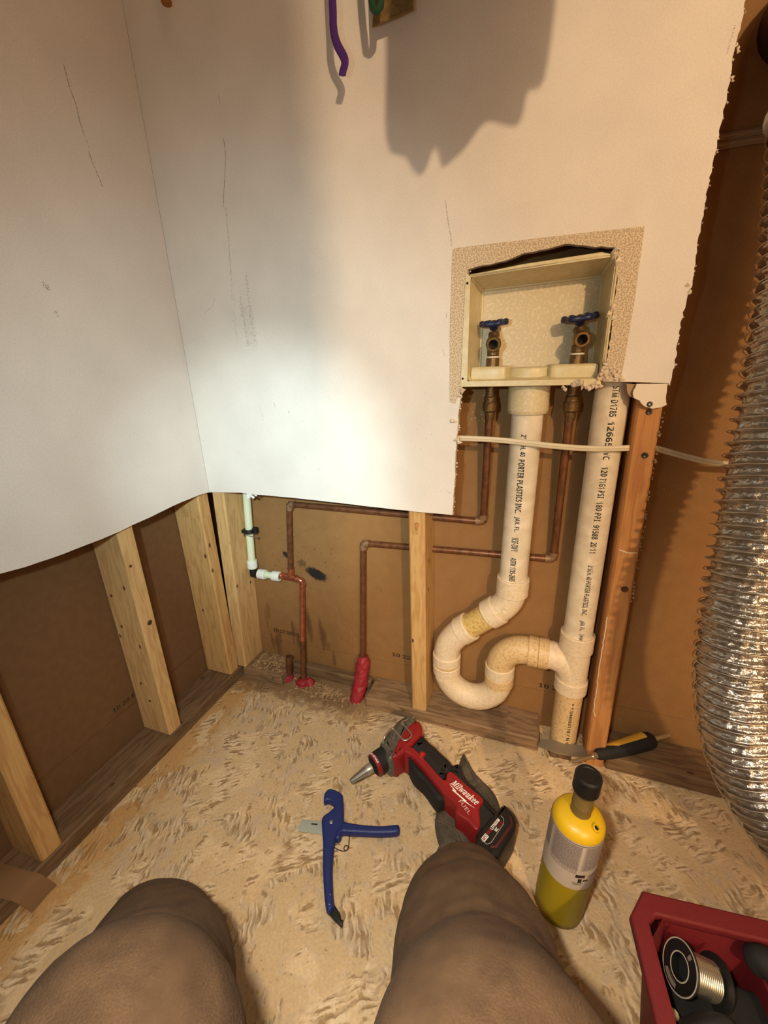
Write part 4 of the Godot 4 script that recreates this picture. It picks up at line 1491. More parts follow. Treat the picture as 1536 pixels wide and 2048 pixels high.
	collar(s, Vector3(0.9128, 0.172, z), Vector3(0.9132, 0.205, z), 0.0358, M.pvc_fit)
	st = begin()
	for row in [["STM D1785", 0.853, 0.800], ["12665", 0.792, 0.745], ["PVC", 0.742, 0.722], ["120", 0.708, 0.690], ["T1G1", 0.686, 0.666], ["PSI", 0.662, 0.647], ["180 PPI", 0.640, 0.600], ["91588", 0.592, 0.562], ["20 11", 0.556, 0.532], ["2\"SCH. 40 PORTER PLASTICS, INC.", 0.505, 0.388], ["JAX. FL.", 0.375, 0.350]]:
		pipe_print(st, row[0], 0.9155 - (0.85 - (row[1] + row[2]) / 2.0) * 0.006, z, r, row[1], row[2], 0.0112, 0.12, true)
	put("print", st, M.ink, s, "black maker's print running down the pipe")
	st = begin()
	pipe_print(st, "NSF", 0.9142, z, r, 0.338, 0.3255, 0.006, 0.12, true)
	for e in [[0.341, 0.3395, 0.011], [0.3225, 0.321, 0.011]]:
		pipe_print(st, "I", 0.9142, z, r, e[0], e[1], e[2], 0.12, true)
	put("print", st, M.ink, s)
	st = begin()
	pipe_print(st, "* * UH033116 / N G", 0.9118, z, r, 0.155, 0.03, 0.0075, 0.25, true)
	put("print", st, M.green_ink, s, "smeared green print")

# ---------------------------------------------------------------- cables
func flat_cable(t: Node3D, pts: Array, m: Material) -> void:
	var path := curve(pts, 8)
	var st := begin()
	var rows := []
	for i in path.size():
		var row := PackedVector3Array()
		for k in 13:
			var a := TAU * (k % 12) / 12.0
			var y := sin(a) * 0.0056
			row.append(path[i] + Vector3(0, y, cos(a) * (0.0026 - 0.0006 * (1.0 if absf(sin(a)) < 0.3 else 0.0))))
		rows.append(row)
	grid(st, rows, 0)
	put("sheath", st, m, t)
	st = begin()
	var mid := []
	for p in path:
		mid.append(p + Vector3(0, 0.0, 0.0017))
	tube(st, mid, 0.0007, 6)
	put("rib", st, mat(rgb(188, 164, 128), 0.6), t)

func cables() -> void:
	var t := thing("flat_cable", "cream flat cable crossing in front of both white pipes", "cable", Vector3(0.8, 0.75, -0.02))
	flat_cable(t, [Vector3(0.61, 0.756, -0.018), Vector3(0.65, 0.7565, -0.018), Vector3(0.727, 0.7545, -0.018), Vector3(0.819, 0.7465, -0.018), Vector3(0.89, 0.743, -0.018), Vector3(0.952, 0.7455, -0.021), Vector3(0.967, 0.746, -0.032)], M.cable)
	var u := thing("flat_cable", "cream flat cable running from the orange brown stud behind the foil duct", "cable", Vector3(1.1, 0.72, -0.05))
	flat_cable(u, [Vector3(0.985, 0.743, -0.05), Vector3(1.0, 0.741, -0.05), Vector3(1.055, 0.726, -0.05), Vector3(1.105, 0.717, -0.05), Vector3(1.2, 0.712, -0.07), Vector3(1.3, 0.72, -0.095), Vector3(1.34, 0.725, -0.106)], M.cable)
	var v := thing("flat_cable", "dim grey twin cable high on the brown backing beside the torn board edge", "cable", Vector3(1.04, 1.2, -0.095))
	var g := mat(rgb(150, 122, 92), 0.7)
	flat_cable(v, [Vector3(0.98, 1.203, -0.098), Vector3(1.02, 1.203, -0.098), Vector3(1.068, 1.203, -0.098), Vector3(1.2, 1.200, -0.098)], g)
	flat_cable(v, [Vector3(0.98, 1.213, -0.098), Vector3(1.02, 1.2135, -0.098), Vector3(1.068, 1.2135, -0.098), Vector3(1.2, 1.212, -0.098)], g)

# ---------------------------------------------------------------- foil duct
func duct() -> void:
	var t := thing("foil_duct", "crinkled silver foil dryer duct hanging at the right edge and curling onto the floor", "duct", Vector3(1.25, 0.0, 0.2))
	var pts := [Vector3(1.098, 1.175, 0.038), Vector3(1.106, 1.08, 0.05), Vector3(1.112, 0.98, 0.066), Vector3(1.109, 0.864, 0.097), Vector3(1.104, 0.769, 0.116), Vector3(1.099, 0.678, 0.144), Vector3(1.097, 0.611, 0.162), Vector3(1.097, 0.546, 0.175), Vector3(1.100, 0.48, 0.187), Vector3(1.108, 0.418, 0.195), Vector3(1.122, 0.36, 0.204), Vector3(1.145, 0.305, 0.209), Vector3(1.178, 0.250, 0.212), Vector3(1.222, 0.196, 0.216), Vector3(1.28, 0.135, 0.226), Vector3(1.36, 0.085, 0.25), Vector3(1.46, 0.064, 0.29), Vector3(1.6, 0.062, 0.35), Vector3(1.75, 0.062, 0.4)]
	var raw := curve(pts, 14)
	# resample evenly
	var path := []
	var step := 0.0022
	var left := 0.0
	for i in raw.size() - 1:
		var a: Vector3 = raw[i]
		var b: Vector3 = raw[i + 1]
		var l := a.distance_to(b)
		while left < l:
			path.append(a.lerp(b, left / l))
			left += step
		left -= l
	var n := FastNoiseLite.new()
	n.seed = 77
	n.noise_type = FastNoiseLite.TYPE_CELLULAR
	n.cellular_return_type = FastNoiseLite.RETURN_DISTANCE2_SUB
	n.frequency = 62.0
	var n2 := FastNoiseLite.new()
	n2.seed = 78
	n2.frequency = 95.0
	n2.fractal_octaves = 2
	var seg := 84
	var rows := []
	var wires := []
	var fr := frame_of(path[1] - path[0])
	for i in path.size():
		var d: Vector3 = (path[mini(i + 1, path.size() - 1)] - path[maxi(i - 1, 0)]).normalized()
		if i > 0:
			fr = Basis(Quaternion(fr.y, d)) * fr
		var s := i * step
		var pitch := 0.0165
		var row := PackedVector3Array()
		for j in seg + 1:
			var a := TAU * (j % seg) / seg
			var ph := fposmod(s / pitch + a / TAU, 1.0)
			var e := absf(ph - 0.5) * 2.0            # 1 at the wire, 0 between
			var dir := fr.x * cos(a) + fr.z * sin(a)
			var p: Vector3 = path[i] + dir * 0.054
			var crinkle := (n.get_noise_3dv(p) * 0.0075 + n2.get_noise_3dv(p) * 0.0032) * (1.0 - 0.75 * pow(e, 4.0))
			row.append(path[i] + dir * (0.0505 + 0.0048 * pow(e, 3.0) + crinkle))
		rows.append(row)
	var st := begin()
	grid(st, rows, 0)
	var foil := bumps(mat(rgb(182, 174, 164), 0.3, 0.92), 0.06, 79, 3.0)
	foil.uv1_scale = Vector3.ONE * 14.0
	put("foil", st, foil, t)
	# the wire helix shows through as a fine raised line
	fr = frame_of(path[1] - path[0])
	var helix := []
	for i in path.size():
		var d: Vector3 = (path[mini(i + 1, path.size() - 1)] - path[maxi(i - 1, 0)]).normalized()
		if i > 0:
			fr = Basis(Quaternion(fr.y, d)) * fr
		for k in 3:
			var s := (i + k / 3.0) * step
			var a := -TAU * s / 0.0165
			helix.append(path[i].lerp(path[mini(i + 1, path.size() - 1)], k / 3.0) + (fr.x * cos(a) + fr.z * sin(a)) * 0.0555)
	st = begin()
	tube(st, helix, 0.0008, 5, false)
	put("wire", st, mat(rgb(196, 186, 172), 0.35, 0.8), t)
	# clamp band and the dark elbow above it
	var e := thing("vent_elbow", "dark metal vent elbow above the clamp at the top of the foil duct", "vent elbow", Vector3(1.09, 1.2, 0.03))
	st = begin()
	tube(st, curve([Vector3(1.098, 1.16, 0.038), Vector3(1.098, 1.22, 0.032), Vector3(1.098, 1.28, 0.015), Vector3(1.098, 1.32, -0.03), Vector3(1.098, 1.335, -0.1)], 8), 0.052, 36, true)
	put("elbow", st, mat(rgb(58, 46, 38), 0.55, 0.4), e)
	st = begin()
	lathe(st, Vector3(1.0975, 1.178, 0.038), Vector3(-0.05, 1, -0.12), crease([V(0.052, 0.0), V(0.0585, 0.001), V(0.0595, 0.007), V(0.0585, 0.013), V(0.052, 0.014)]), 40)
	put("clamp_band", st, mat(rgb(214, 206, 190), 0.5), e, "pale clamp band")

# ---------------------------------------------------------------- things hanging from the shelf above
func hanging() -> void:
	var sh := thing("storage_shelf", "board shelf across the alcove above the photo", "shelf", Vector3(0.5, 1.86, 0.2))
	var st := begin()
	box(st, Vector3(0.0, 1.86, 0.0), Vector3(1.0, 1.88, 0.36), 0.003)
	put("board", st, M.paint, sh)
	st = begin()
	box(st, Vector3(0.0, 1.80, 0.0), Vector3(1.0, 1.86, 0.018), 0.002)
	put("cleat", st, M.paint, sh)
	# purple strap
	st = begin()
	var path := curve([Vector3(0.452, 1.86, 0.04), Vector3(0.450, 1.6, 0.045), Vector3(0.4515, 1.43, 0.05), Vector3(0.4505, 1.395, 0.05), Vector3(0.455, 1.375, 0.05), Vector3(0.4655, 1.3565, 0.05), Vector3(0.4665, 1.348, 0.05), Vector3(0.4625, 1.340, 0.05), Vector3(0.461, 1.335, 0.05)], 7)
	var rows := []
	for i in path.size():
		var d: Vector3 = (path[mini(i + 1, path.size() - 1)] - path[maxi(i - 1, 0)]).normalized()
		var side := d.cross(Vector3.BACK).normalized()
		var w := 0.0064 if i < path.size() - 1 else 0.003
		var row := PackedVector3Array()
		for k in 13:
			var a := TAU * (k % 12) / 12.0
			row.append(path[i] + side * cos(a) * w + Vector3.BACK * sin(a) * 0.0022)
		rows.append(row)
	grid(st, rows, 0)
	st.set_smooth_group(-1)
	var last: PackedVector3Array = rows[rows.size() - 1]
	for k in 12:
		tri(st, path[path.size() - 1], last[k + 1], last[k])
	tag(put("strap", st, bumps(mat(rgb(74, 30, 112), 0.8), 0.3, 91, 2.0)), "purple strap with a curled end hanging at the photo's top edge", "strap")
	# brown bristly tip
	st = begin()
	tube(st, curve([Vector3(0.143, 1.86, 0.045), Vector3(0.143, 1.6, 0.048), Vector3(0.143, 1.522, 0.05), Vector3(0.143, 1.503, 0.05), Vector3(0.143, 1.4945, 0.05)], 6), [0.004].duplicate() + range(17).map(func(_k): return 0.004) + [0.0055, 0.0075, 0.0085, 0.0088, 0.0086, 0.008, 0.006], 14, true, 0.0006)
	tag(put("brush", st, bumps(mat(rgb(150, 92, 34), 0.9), 0.3, 96, 2.5)), "small brown bristly brush tip at the photo's top edge, left of the purple strap", "brush")
	# green loop
	st = begin()
	tube(st, curve([Vector3(0.512, 1.86, 0.058), Vector3(0.514, 1.5, 0.062), Vector3(0.520, 1.405, 0.064), Vector3(0.525, 1.391, 0.065), Vector3(0.531, 1.391, 0.065), Vector3(0.5345, 1.405, 0.064), Vector3(0.54, 1.5, 0.062), Vector3(0.542, 1.86, 0.058)], 7), 0.0052, 12)
	tag(put("cord_loop", st, bumps(mat(rgb(24, 66, 34), 0.75), 0.3, 92, 2.0)), "dark green cord loop hanging at the photo's top edge beside the purple strap", "cord")
	# olive cloth corner behind it
	st = begin()
	puff(st, [V(0.505, 1.3965), V(0.535, 1.398), V(0.571, 1.401), V(0.573, 1.6), V(0.573, 1.86), V(0.505, 1.86)], 0.022, 0.026, 0.0012, rear_frame(), 2)
	tag(put("cloth_bag", st, bumps(mottle(rgb(132, 106, 62), rgb(120, 94, 54), 0.05, 93, 8.0), 0.3, 94, 1.5)), "olive brown cloth corner hanging behind the green cord loop", "bag")
	# unseen larger bag, its outline shaped to cast the shadow on the rear wall
	st = begin()
	var p := loop_curve([V(0.708, 1.86), V(0.712, 1.48), V(0.707, 1.33), V(0.735, 1.305), V(0.758, 1.278), V(0.778, 1.31), V(0.790, 1.285), V(0.797, 1.285), V(0.821, 1.30), V(0.85, 1.325), V(0.89, 1.313), V(0.9, 1.348), V(0.918, 1.352), V(0.926, 1.43), V(0.93, 1.6), V(0.93, 1.86)], 3)
	puff(st, p, 0.325, 0.337, 0.003, rear_frame(), 2)
	tag(put("cloth_bag", st, M.cloth), "unseen grey cloth bag out of view above, shaped to shade the rear wall", "bag")

# ---------------------------------------------------------------- red expansion tool
func expander() -> void:
	var t := thing("expander_tool", "red and black cordless pipe expander lying on the mortar floor by the right knee", "power tool", Vector3(0.64, 0.0, 0.17))
	# tapered steel mandrel and collar
	var ax := Vector3(-0.585, -0.09, 0.80).normalized()
	var c := Vector3(0.527, 0.043, 0.148)
	var st := begin()
	lathe(st, c + ax * 0.044, ax, [V(0.0115, 0.0), V(0.0115, 0.014), V(0.0095, 0.016), V(0.0058, 0.053), V(0.004, 0.0545), V(0.0, 0.0545)], 24)
	put("mandrel", st, mat(rgb(176, 168, 154), 0.4, 0.6), t, "tapered steel mandrel")
	for k in 6:
		var a := TAU * k / 6.0
		var fr := frame_of(ax)
		var e := fr.x * cos(a) + fr.z * sin(a)
		st = begin()
		tube(st, [c + ax * 0.058 + e * 0.0112, c + ax * 0.098 + e * 0.0054], 0.0006, 4)
		put("slit", st, M.hole_shade, t)
	st = begin()
	lathe(st, c, ax, crease([V(0.014, 0.0), V(0.0242, 0.0), V(0.0258, 0.004), V(0.0258, 0.026), V(0.0245, 0.028), V(0.014, 0.028)]), 36)
	put("collar", st, M.rubber, t)
	st = begin()
	lathe(st, c + ax * 0.028, ax, crease([V(0.0245, 0.0), V(0.0252, 0.002), V(0.0252, 0.008), V(0.0240, 0.0095), V(0.0225, 0.0095)]), 36)
	put("collar_ring", st, M.red, t)
	st = begin()
	lathe(st, c + ax * 0.028, ax, crease([V(0.0226, 0.0093), V(0.0175, 0.0100), V(0.016, 0.007), V(0.012, 0.007), V(0.0, 0.007)]), 36)
	put("collar_face", st, M.rubber, t)
	st = begin()
	var fr0 := frame_of(ax)
	letters(st, "RAPID SEAL", "Droid Sans", true, func(q: Vector3) -> Vector3:
		var base := Vector3.UP - ax * ax.y
		var e1 := base.normalized()
		var e2 := ax.cross(e1)
		var a := lerpf(0.6, -0.95, q.x)
		var rr := 0.0253 + 0.0003 * q.z
		return c + ax * (0.0345 - 0.0045 * (q.y - 0.0)) + (e1 * cos(a) - e2 * sin(a)) * rr)
	put("print", st, M.white_print, t)
	# grey gear head
	st = begin()
	puff(st, loop_curve([V(0.505, 0.137), V(0.508, 0.124), V(0.511, 0.104), V(0.517, 0.082), V(0.526, 0.057), V(0.538, 0.040), V(0.548, 0.034), V(0.561, 0.039), V(0.574, 0.051), V(0.577, 0.075), V(0.566, 0.12), V(0.556, 0.158), V(0.541, 0.174), V(0.52, 0.158)], 4), 0.004, 0.072, 0.018, Transform3D(Basis.IDENTITY, Vector3.ZERO), 5)
	put("gear_head", st, M.grey_metal, t)
	st = begin()
	puff(st, [V(0.527, 0.096), V(0.540, 0.103), V(0.533, 0.124), V(0.529, 0.121), V(0.532, 0.113), V(0.521, 0.107)], 0.0705, 0.0735, 0.0008)
	put("rib", st, M.grey_metal, t)
	st = begin()
	puff(st, loop_curve([V(0.545, 0.051), V(0.556, 0.046), V(0.566, 0.055), V(0.555, 0.073), V(0.545, 0.068)], 3), 0.0705, 0.0735, 0.0008)
	put("rib", st, M.grey_metal, t)
	# red housing: head half, trigger bridge and motor panel
	var flat := Transform3D(Basis.IDENTITY, Vector3.ZERO)
	st = begin()
	puff(st, loop_curve([V(0.572, 0.049), V(0.584, 0.058), V(0.591, 0.072), V(0.593, 0.087), V(0.586, 0.106), V(0.578, 0.126), V(0.572, 0.143), V(0.558, 0.162), V(0.546, 0.168), V(0.542, 0.150), V(0.541, 0.125), V(0.548, 0.085), V(0.560, 0.060)], 3), 0.004, 0.0735, 0.012, flat, 5)
	put("head_housing", st, M.red, t, "red half of the tool head")
	st = begin()
	puff(st, loop_curve([V(0.566, 0.133), V(0.585, 0.130), V(0.62, 0.152), V(0.668, 0.186), V(0.671, 0.170), V(0.681, 0.162), V(0.716, 0.182), V(0.752, 0.202), V(0.748, 0.224), V(0.754, 0.257), V(0.747, 0.267), V(0.73, 0.256), V(0.706, 0.248), V(0.702, 0.232), V(0.676, 0.217), V(0.655, 0.200), V(0.62, 0.173), V(0.585, 0.150), V(0.566, 0.146)], 3), 0.004, 0.0725, 0.004, flat, 4)
	put("housing", st, M.red, t)
	# black overmoulds
	st = begin()
	puff(st, loop_curve([V(0.583, 0.110), V(0.593, 0.086), V(0.612, 0.097), V(0.642, 0.115), V(0.676, 0.138), V(0.680, 0.160), V(0.671, 0.168), V(0.668, 0.186), V(0.655, 0.179), V(0.62, 0.153), V(0.586, 0.131), V(0.579, 0.125)], 3), 0.006, 0.0715, 0.014, Transform3D(Basis.IDENTITY, Vector3.ZERO), 4)
	put("grip", st, M.rubber, t)
	st = begin()
	puff(st, loop_curve([V(0.676, 0.138), V(0.706, 0.160), V(0.738, 0.181), V(0.778, 0.211), V(0.792, 0.226), V(0.775, 0.262), V(0.757, 0.272), V(0.745, 0.262), V(0.72, 0.21), V(0.69, 0.165)], 3), 0.006, 0.0685, 0.014, Transform3D(Basis.IDENTITY, Vector3.ZERO), 4)
	put("rear_cover", st, M.rubber, t)
	st = begin()
	puff(st, loop_curve([V(0.579, 0.142), V(0.588, 0.146), V(0.625, 0.172), V(0.668, 0.203), V(0.680, 0.214), V(0.668, 0.222), V(0.655, 0.217), V(0.628, 0.194), V(0.605, 0.182), V(0.592, 0.171), V(0.582, 0.158)], 3), 0.010, 0.060, 0.010, Transform3D(Basis.IDENTITY, Vector3.ZERO), 4)
	put("trigger", st, M.rubber, t)
	st = begin()
	puff(st, [V(0.602, 0.139), V(0.606, 0.1345), V(0.618, 0.138), V(0.613, 0.154), V(0.606, 0.156)], 0.069, 0.0738, 0.0008)
	put("switch_surround", st, M.red, t)
	st = begin()
	puff(st, [V(0.6065, 0.142), V(0.6085, 0.1385), V(0.614, 0.1395), V(0.609, 0.1525), V(0.606, 0.152)], 0.0735, 0.0745, 0.0003)
	put("switch", st, M.red_dark, t)
	# wire belt hook
	st = begin()
	var hk := []
	for p in [V(0.560, 0.037), V(0.541, 0.075), V(0.548, 0.083), V(0.570, 0.101), V(0.574, 0.109), V(0.570, 0.119), V(0.563, 0.124), V(0.555, 0.122), V(0.532, 0.104), V(0.526, 0.102), V(0.520, 0.110), V(0.515, 0.130), V(0.513, 0.142)]:
		hk.append(Vector3(p.x, 0.0795, p.y))
	hk[0].y = 0.062
	hk[hk.size() - 1].y = 0.058
	tube(st, curve(hk, 6), 0.0021, 10)
	put("belt_hook", st, M.steel, t)
	# battery
	st = begin()
	puff(st, loop_curve([V(0.756, 0.262), V(0.789, 0.203), V(0.802, 0.205), V(0.814, 0.216), V(0.818, 0.228), V(0.816, 0.245), V(0.803, 0.276), V(0.792, 0.300), V(0.776, 0.310), V(0.752, 0.302), V(0.749, 0.284)], 3), 0.002, 0.074, 0.009, Transform3D(Basis.IDENTITY, Vector3.ZERO), 4)
	var bat := put("battery", st, M.black, t)
	st = begin()
	tube(st, [Vector3(0.806, 0.0735, 0.224), Vector3(0.810, 0.0735, 0.238), Vector3(0.786, 0.0735, 0.287), Vector3(0.777, 0.0735, 0.291)], 0.003, 8)
	put("red_stripe", st, mat(rgb(70, 24, 24), 0.6), bat)
	st = begin()
	var edge := [V(0.789, 0.2275), V(0.794, 0.231), V(0.7955, 0.241), V(0.777, 0.283), V(0.771, 0.288), V(0.7605, 0.285)]
	var rim := []
	for p in edge:
		rim.append(Vector3(p.x, 0.0742, p.y))
	tube(st, rim, 0.0006, 6)
	put("label_border", st, mat(rgb(160, 156, 150), 0.6), bat)
	var al := Vector3(0.0265, 0, -0.0515)
	var un := Vector3(-0.888, 0, -0.457)
	var base := Vector3(0.7650, 0.0741, 0.2865)
	st = begin()
	var bx := Transform3D(Basis(al.normalized(), Vector3.UP, -un), base)
	box(st, Vector3(0.001, 0, -0.0075), Vector3(0.0145, 0.0006, 0.0005), 0.0, bx)
	put("badge", st, M.white_print, bat)
	st = begin()
	flat_print(st, "M", base + al.normalized() * 0.0022 + un * 0.0012 + Vector3(0, 0.0006, 0), al.normalized() * 0.0055, un * 0.005, Vector3(0, 0.0003, 0), "Droid Sans", true)
	put("print", st, M.red, bat)
	st = begin()
	flat_print(st, "12", base + al.normalized() * 0.0085 + un * 0.0012 + Vector3(0, 0.0006, 0), al.normalized() * 0.0052, un * 0.005, Vector3(0, 0.0003, 0), "Droid Sans", true)
	put("print", st, M.ink, bat)
	st = begin()
	flat_print(st, "RED", base + al.normalized() * 0.0165 + un * 0.0018, al.normalized() * 0.012, un * 0.0055, Vector3(0, 0.0004, 0), "Droid Sans", true)
	put("print", st, M.red, bat)
	st = begin()
	flat_print(st, "LITHIUM", base + al.normalized() * 0.029 + un * 0.0018, al.normalized() * 0.026, un * 0.0055, Vector3(0, 0.0004, 0), "Droid Sans", true)
	flat_print(st, "XC", base + al.normalized() * 0.031 - un * 0.0056, al.normalized() * 0.009, un * 0.0055, Vector3(0, 0.0004, 0), "Droid Sans", true)
	put("print", st, M.white_print, bat)
	st = begin()
	flat_print(st, "4.0", base + al.normalized() * 0.042 - un * 0.0056, al.normalized() * 0.012, un * 0.0055, Vector3(0, 0.0004, 0), "Droid Sans", true)
	put("print", st, M.red, bat)
	# maker's script, lightning stroke and second line on the red panel
	var dir := Vector3(0.057, 0, 0.0300)
	var upv := Vector3(0.46, 0, -0.888)
	var o := Vector3(0.6835, 0.0726, 0.1915)
	st = begin()
	letters(st, "Milwaukee", "Droid Serif", true, func(q: Vector3) -> Vector3: return o + dir * (q.x * 0.98) + dir.normalized() * q.y * 0.004 + upv * q.y * 0.0145 + Vector3.UP * 0.0004 * q.z)
	put("print", st, M.white_print, t, "white maker's script")
	st = begin()
	var pl := func(a: float, b: float) -> Vector2:
		var p := o + dir * a + upv * b
		return V(p.x, p.z)
	puff(st, [pl.call(-0.02, -0.0018), pl.call(0.30, -0.0042), pl.call(0.27, -0.0062), pl.call(0.72, -0.0058), pl.call(0.69, -0.0078), pl.call(1.02, -0.0062), pl.call(0.60, -0.0112), pl.call(0.63, -0.0086), pl.call(0.17, -0.0088), pl.call(0.21, -0.0062)], 0.0722, 0.0731)
	put("print", st, M.white_print, t, "white lightning stroke")
	st = begin()
	flat_print(st, "FUEL", Vector3(0.7065, 0.0726, 0.2245), Vector3(0.0235, 0, 0.0195), Vector3(0.62, 0, -0.78) * 0.0072, Vector3(0, 0.0004, 0))
	put("print", st, mat(rgb(214, 190, 182), 0.6), t)

	# grey rag under the tool
	var g := thing("rag", "crumpled dark grey cloth under the red cordless tool", "cloth", Vector3(0.72, 0, 0.2))
	st = begin()
	drape(st, loop_curve([V(0.687, 0.051), V(0.698, 0.068), V(0.717, 0.090), V(0.739, 0.109), V(0.772, 0.133), V(0.792, 0.178), V(0.80, 0.212), V(0.755, 0.215), V(0.70, 0.165), V(0.68, 0.13), V(0.682, 0.09)], 5), 0.016, 3)
	drape(st, loop_curve([V(0.660, 0.205), V(0.661, 0.235), V(0.672, 0.262), V(0.683, 0.279), V(0.690, 0.286), V(0.680, 0.304), V(0.6735, 0.300), V(0.680, 0.316), V(0.694, 0.322), V(0.72, 0.322), V(0.755, 0.31), V(0.765, 0.27), V(0.735, 0.235), V(0.70, 0.205), V(0.675, 0.192)], 5), 0.034, 8)
	put("cloth", st, M.cloth, g)
	st = begin()
	tube(st, curve([Vector3(0.664, 0.03, 0.246), Vector3(0.69, 0.036, 0.252), Vector3(0.715, 0.037, 0.266), Vector3(0.722, 0.034, 0.29), Vector3(0.712, 0.03, 0.312)], 6), 0.0022, 8)
	put("hem", st, M.cloth, g)
	st = begin()
	tube(st, curve([Vector3(0.69, 0.012, 0.06), Vector3(0.705, 0.02, 0.09), Vector3(0.735, 0.022, 0.135), Vector3(0.772, 0.02, 0.172)], 6), 0.002, 8)
	put("hem", st, M.cloth, g)

func drape(st: SurfaceTool, poly: PackedVector2Array, high: float, sd: int) -> void:
	# cloth heaped over an outline: height rises from the edge with folds
	var n := FastNoiseLite.new()
	n.seed = sd
	n.frequency = 22.0
	n.fractal_octaves = 3
	if Geometry2D.is_polygon_clockwise(poly):
		poly.reverse()
	var c := Vector2.ZERO
	for p in poly:
		c += p / poly.size()
	var rows := []
	var steps := 14
	for k in steps + 1:
		var s := float(k) / steps
		var row := PackedVector3Array()
		for i in poly.size() + 1:
			var p := poly[i % poly.size()].lerp(c, s * 0.999)
			var y := high * (1.0 - pow(1.0 - minf(1.0, s * 1.6), 3.0)) * 0.8 + n.get_noise_2dv(p) * 0.009 * minf(1.0, s * 6.0)
			row.append(Vector3(p.x, maxf(0.0012, y + 0.002), p.y))
		rows.append(row)
	grid(st, rows, 0)

# ---------------------------------------------------------------- blue pipe cutter
func cutter() -> void:
	var t := thing("pipe_cutter", "blue plastic pipe cutter lying open on the mortar floor", "pipe cutter", Vector3(0.48, 0, 0.32))
	var st := begin()
	puff(st, loop_curve([V(0.424, 0.272), V(0.4195, 0.258), V(0.425, 0.246), V(0.441, 0.2445), V(0.455, 0.2475), V(0.461, 0.2535), V(0.472, 0.273), V(0.483, 0.296), V(0.487, 0.306), V(0.4835, 0.322), V(0.485, 0.341), V(0.491, 0.359), V(0.501, 0.384), V(0.513, 0.407), V(0.525, 0.428), V(0.531, 0.437), V(0.529, 0.446), V(0.523, 0.4475), V(0.516, 0.441), V(0.502, 0.420), V(0.481, 0.384), V(0.465, 0.353), V(0.453, 0.333), V(0.441, 0.313), V(0.4405, 0.304), V(0.4475, 0.293), V(0.4525, 0.283), V(0.451, 0.275), V(0.442, 0.2715), V(0.433, 0.2715), V(0.4275, 0.276)], 4), 0.003, 0.021, 0.005)
	put("body", st, M.blue_tool, t)
	st = begin()
	puff(st, loop_curve([V(0.470, 0.300), V(0.486, 0.299), V(0.498, 0.2975), V(0.529, 0.2915), V(0.563, 0.282), V(0.590, 0.270), V(0.596, 0.272), V(0.599, 0.282), V(0.584, 0.291), V(0.546, 0.304), V(0.508, 0.315), V(0.492, 0.320), V(0.492, 0.331), V(0.484, 0.336), V(0.476, 0.325)], 4), 0.001, 0.0185, 0.005)
	put("lever", st, M.blue_tool, t)
	st = begin()
	puff(st, [V(0.3945, 0.319), V(0.4185, 0.3135), V(0.45, 0.306), V(0.466, 0.330), V(0.4255, 0.3375), V(0.4225, 0.335), V(0.4195, 0.339), V(0.402, 0.342), V(0.3975, 0.3385), V(0.399, 0.333), V(0.396, 0.329), V(0.3985, 0.326)], 0.0065, 0.0085)
	var bl := put("blade", st, mat(rgb(206, 208, 196), 0.28, 0.75), t, "bright steel blade")
	st = begin()
	puff(st, [V(0.4195, 0.3195), V(0.4325, 0.3165), V(0.4335, 0.319), V(0.4205, 0.322)], 0.0083, 0.0088)
	put("slot", st, M.dark_steel, bl)
	st = begin()
	lathe(st, Vector3(0.4625, 0.0208, 0.3115), Vector3.UP, [V(0.0, 0.001), V(0.0016, 0.0012), V(0.0034, 0.0012), V(0.004, 0.0)], 16)
	put("pivot_screw", st, M.steel, t)
	st = begin()
	tube(st, curve([Vector3(0.503, 0.008, 0.312), Vector3(0.509, 0.008, 0.328), Vector3(0.5125, 0.008, 0.338), Vector3(0.510, 0.008, 0.344), Vector3(0.505, 0.009, 0.343), Vector3(0.5045, 0.009, 0.338), Vector3(0.5085, 0.010, 0.336), Vector3(0.5125, 0.010, 0.340), Vector3(0.509, 0.010, 0.3465), Vector3(0.498, 0.009, 0.348), Vector3(0.482, 0.009, 0.346)], 5), 0.0008, 6)
	put("spring", st, M.dark_steel, t)
	st = begin()
	puff(st, [V(0.524, 0.430), V(0.531, 0.434), V(0.543, 0.4405), V(0.5475, 0.4455), V(0.549, 0.4485), V(0.5525, 0.4475), V(0.555, 0.456), V(0.538, 0.4515), V(0.522, 0.446)], 0.004, 0.014, 0.002)
	put("lock_hook", st, M.black, t, "black locking hook")
	for p in [V(0.518, 0.4255), V(0.523, 0.439)]:
		st = begin()
		lathe(st, Vector3(p.x, 0.0206, p.y), Vector3.UP, [V(0.0, 0.0006), V(0.0012, 0.0006), V(0.0014, 0.0)], 10)
		put("pin", st, M.steel, t)

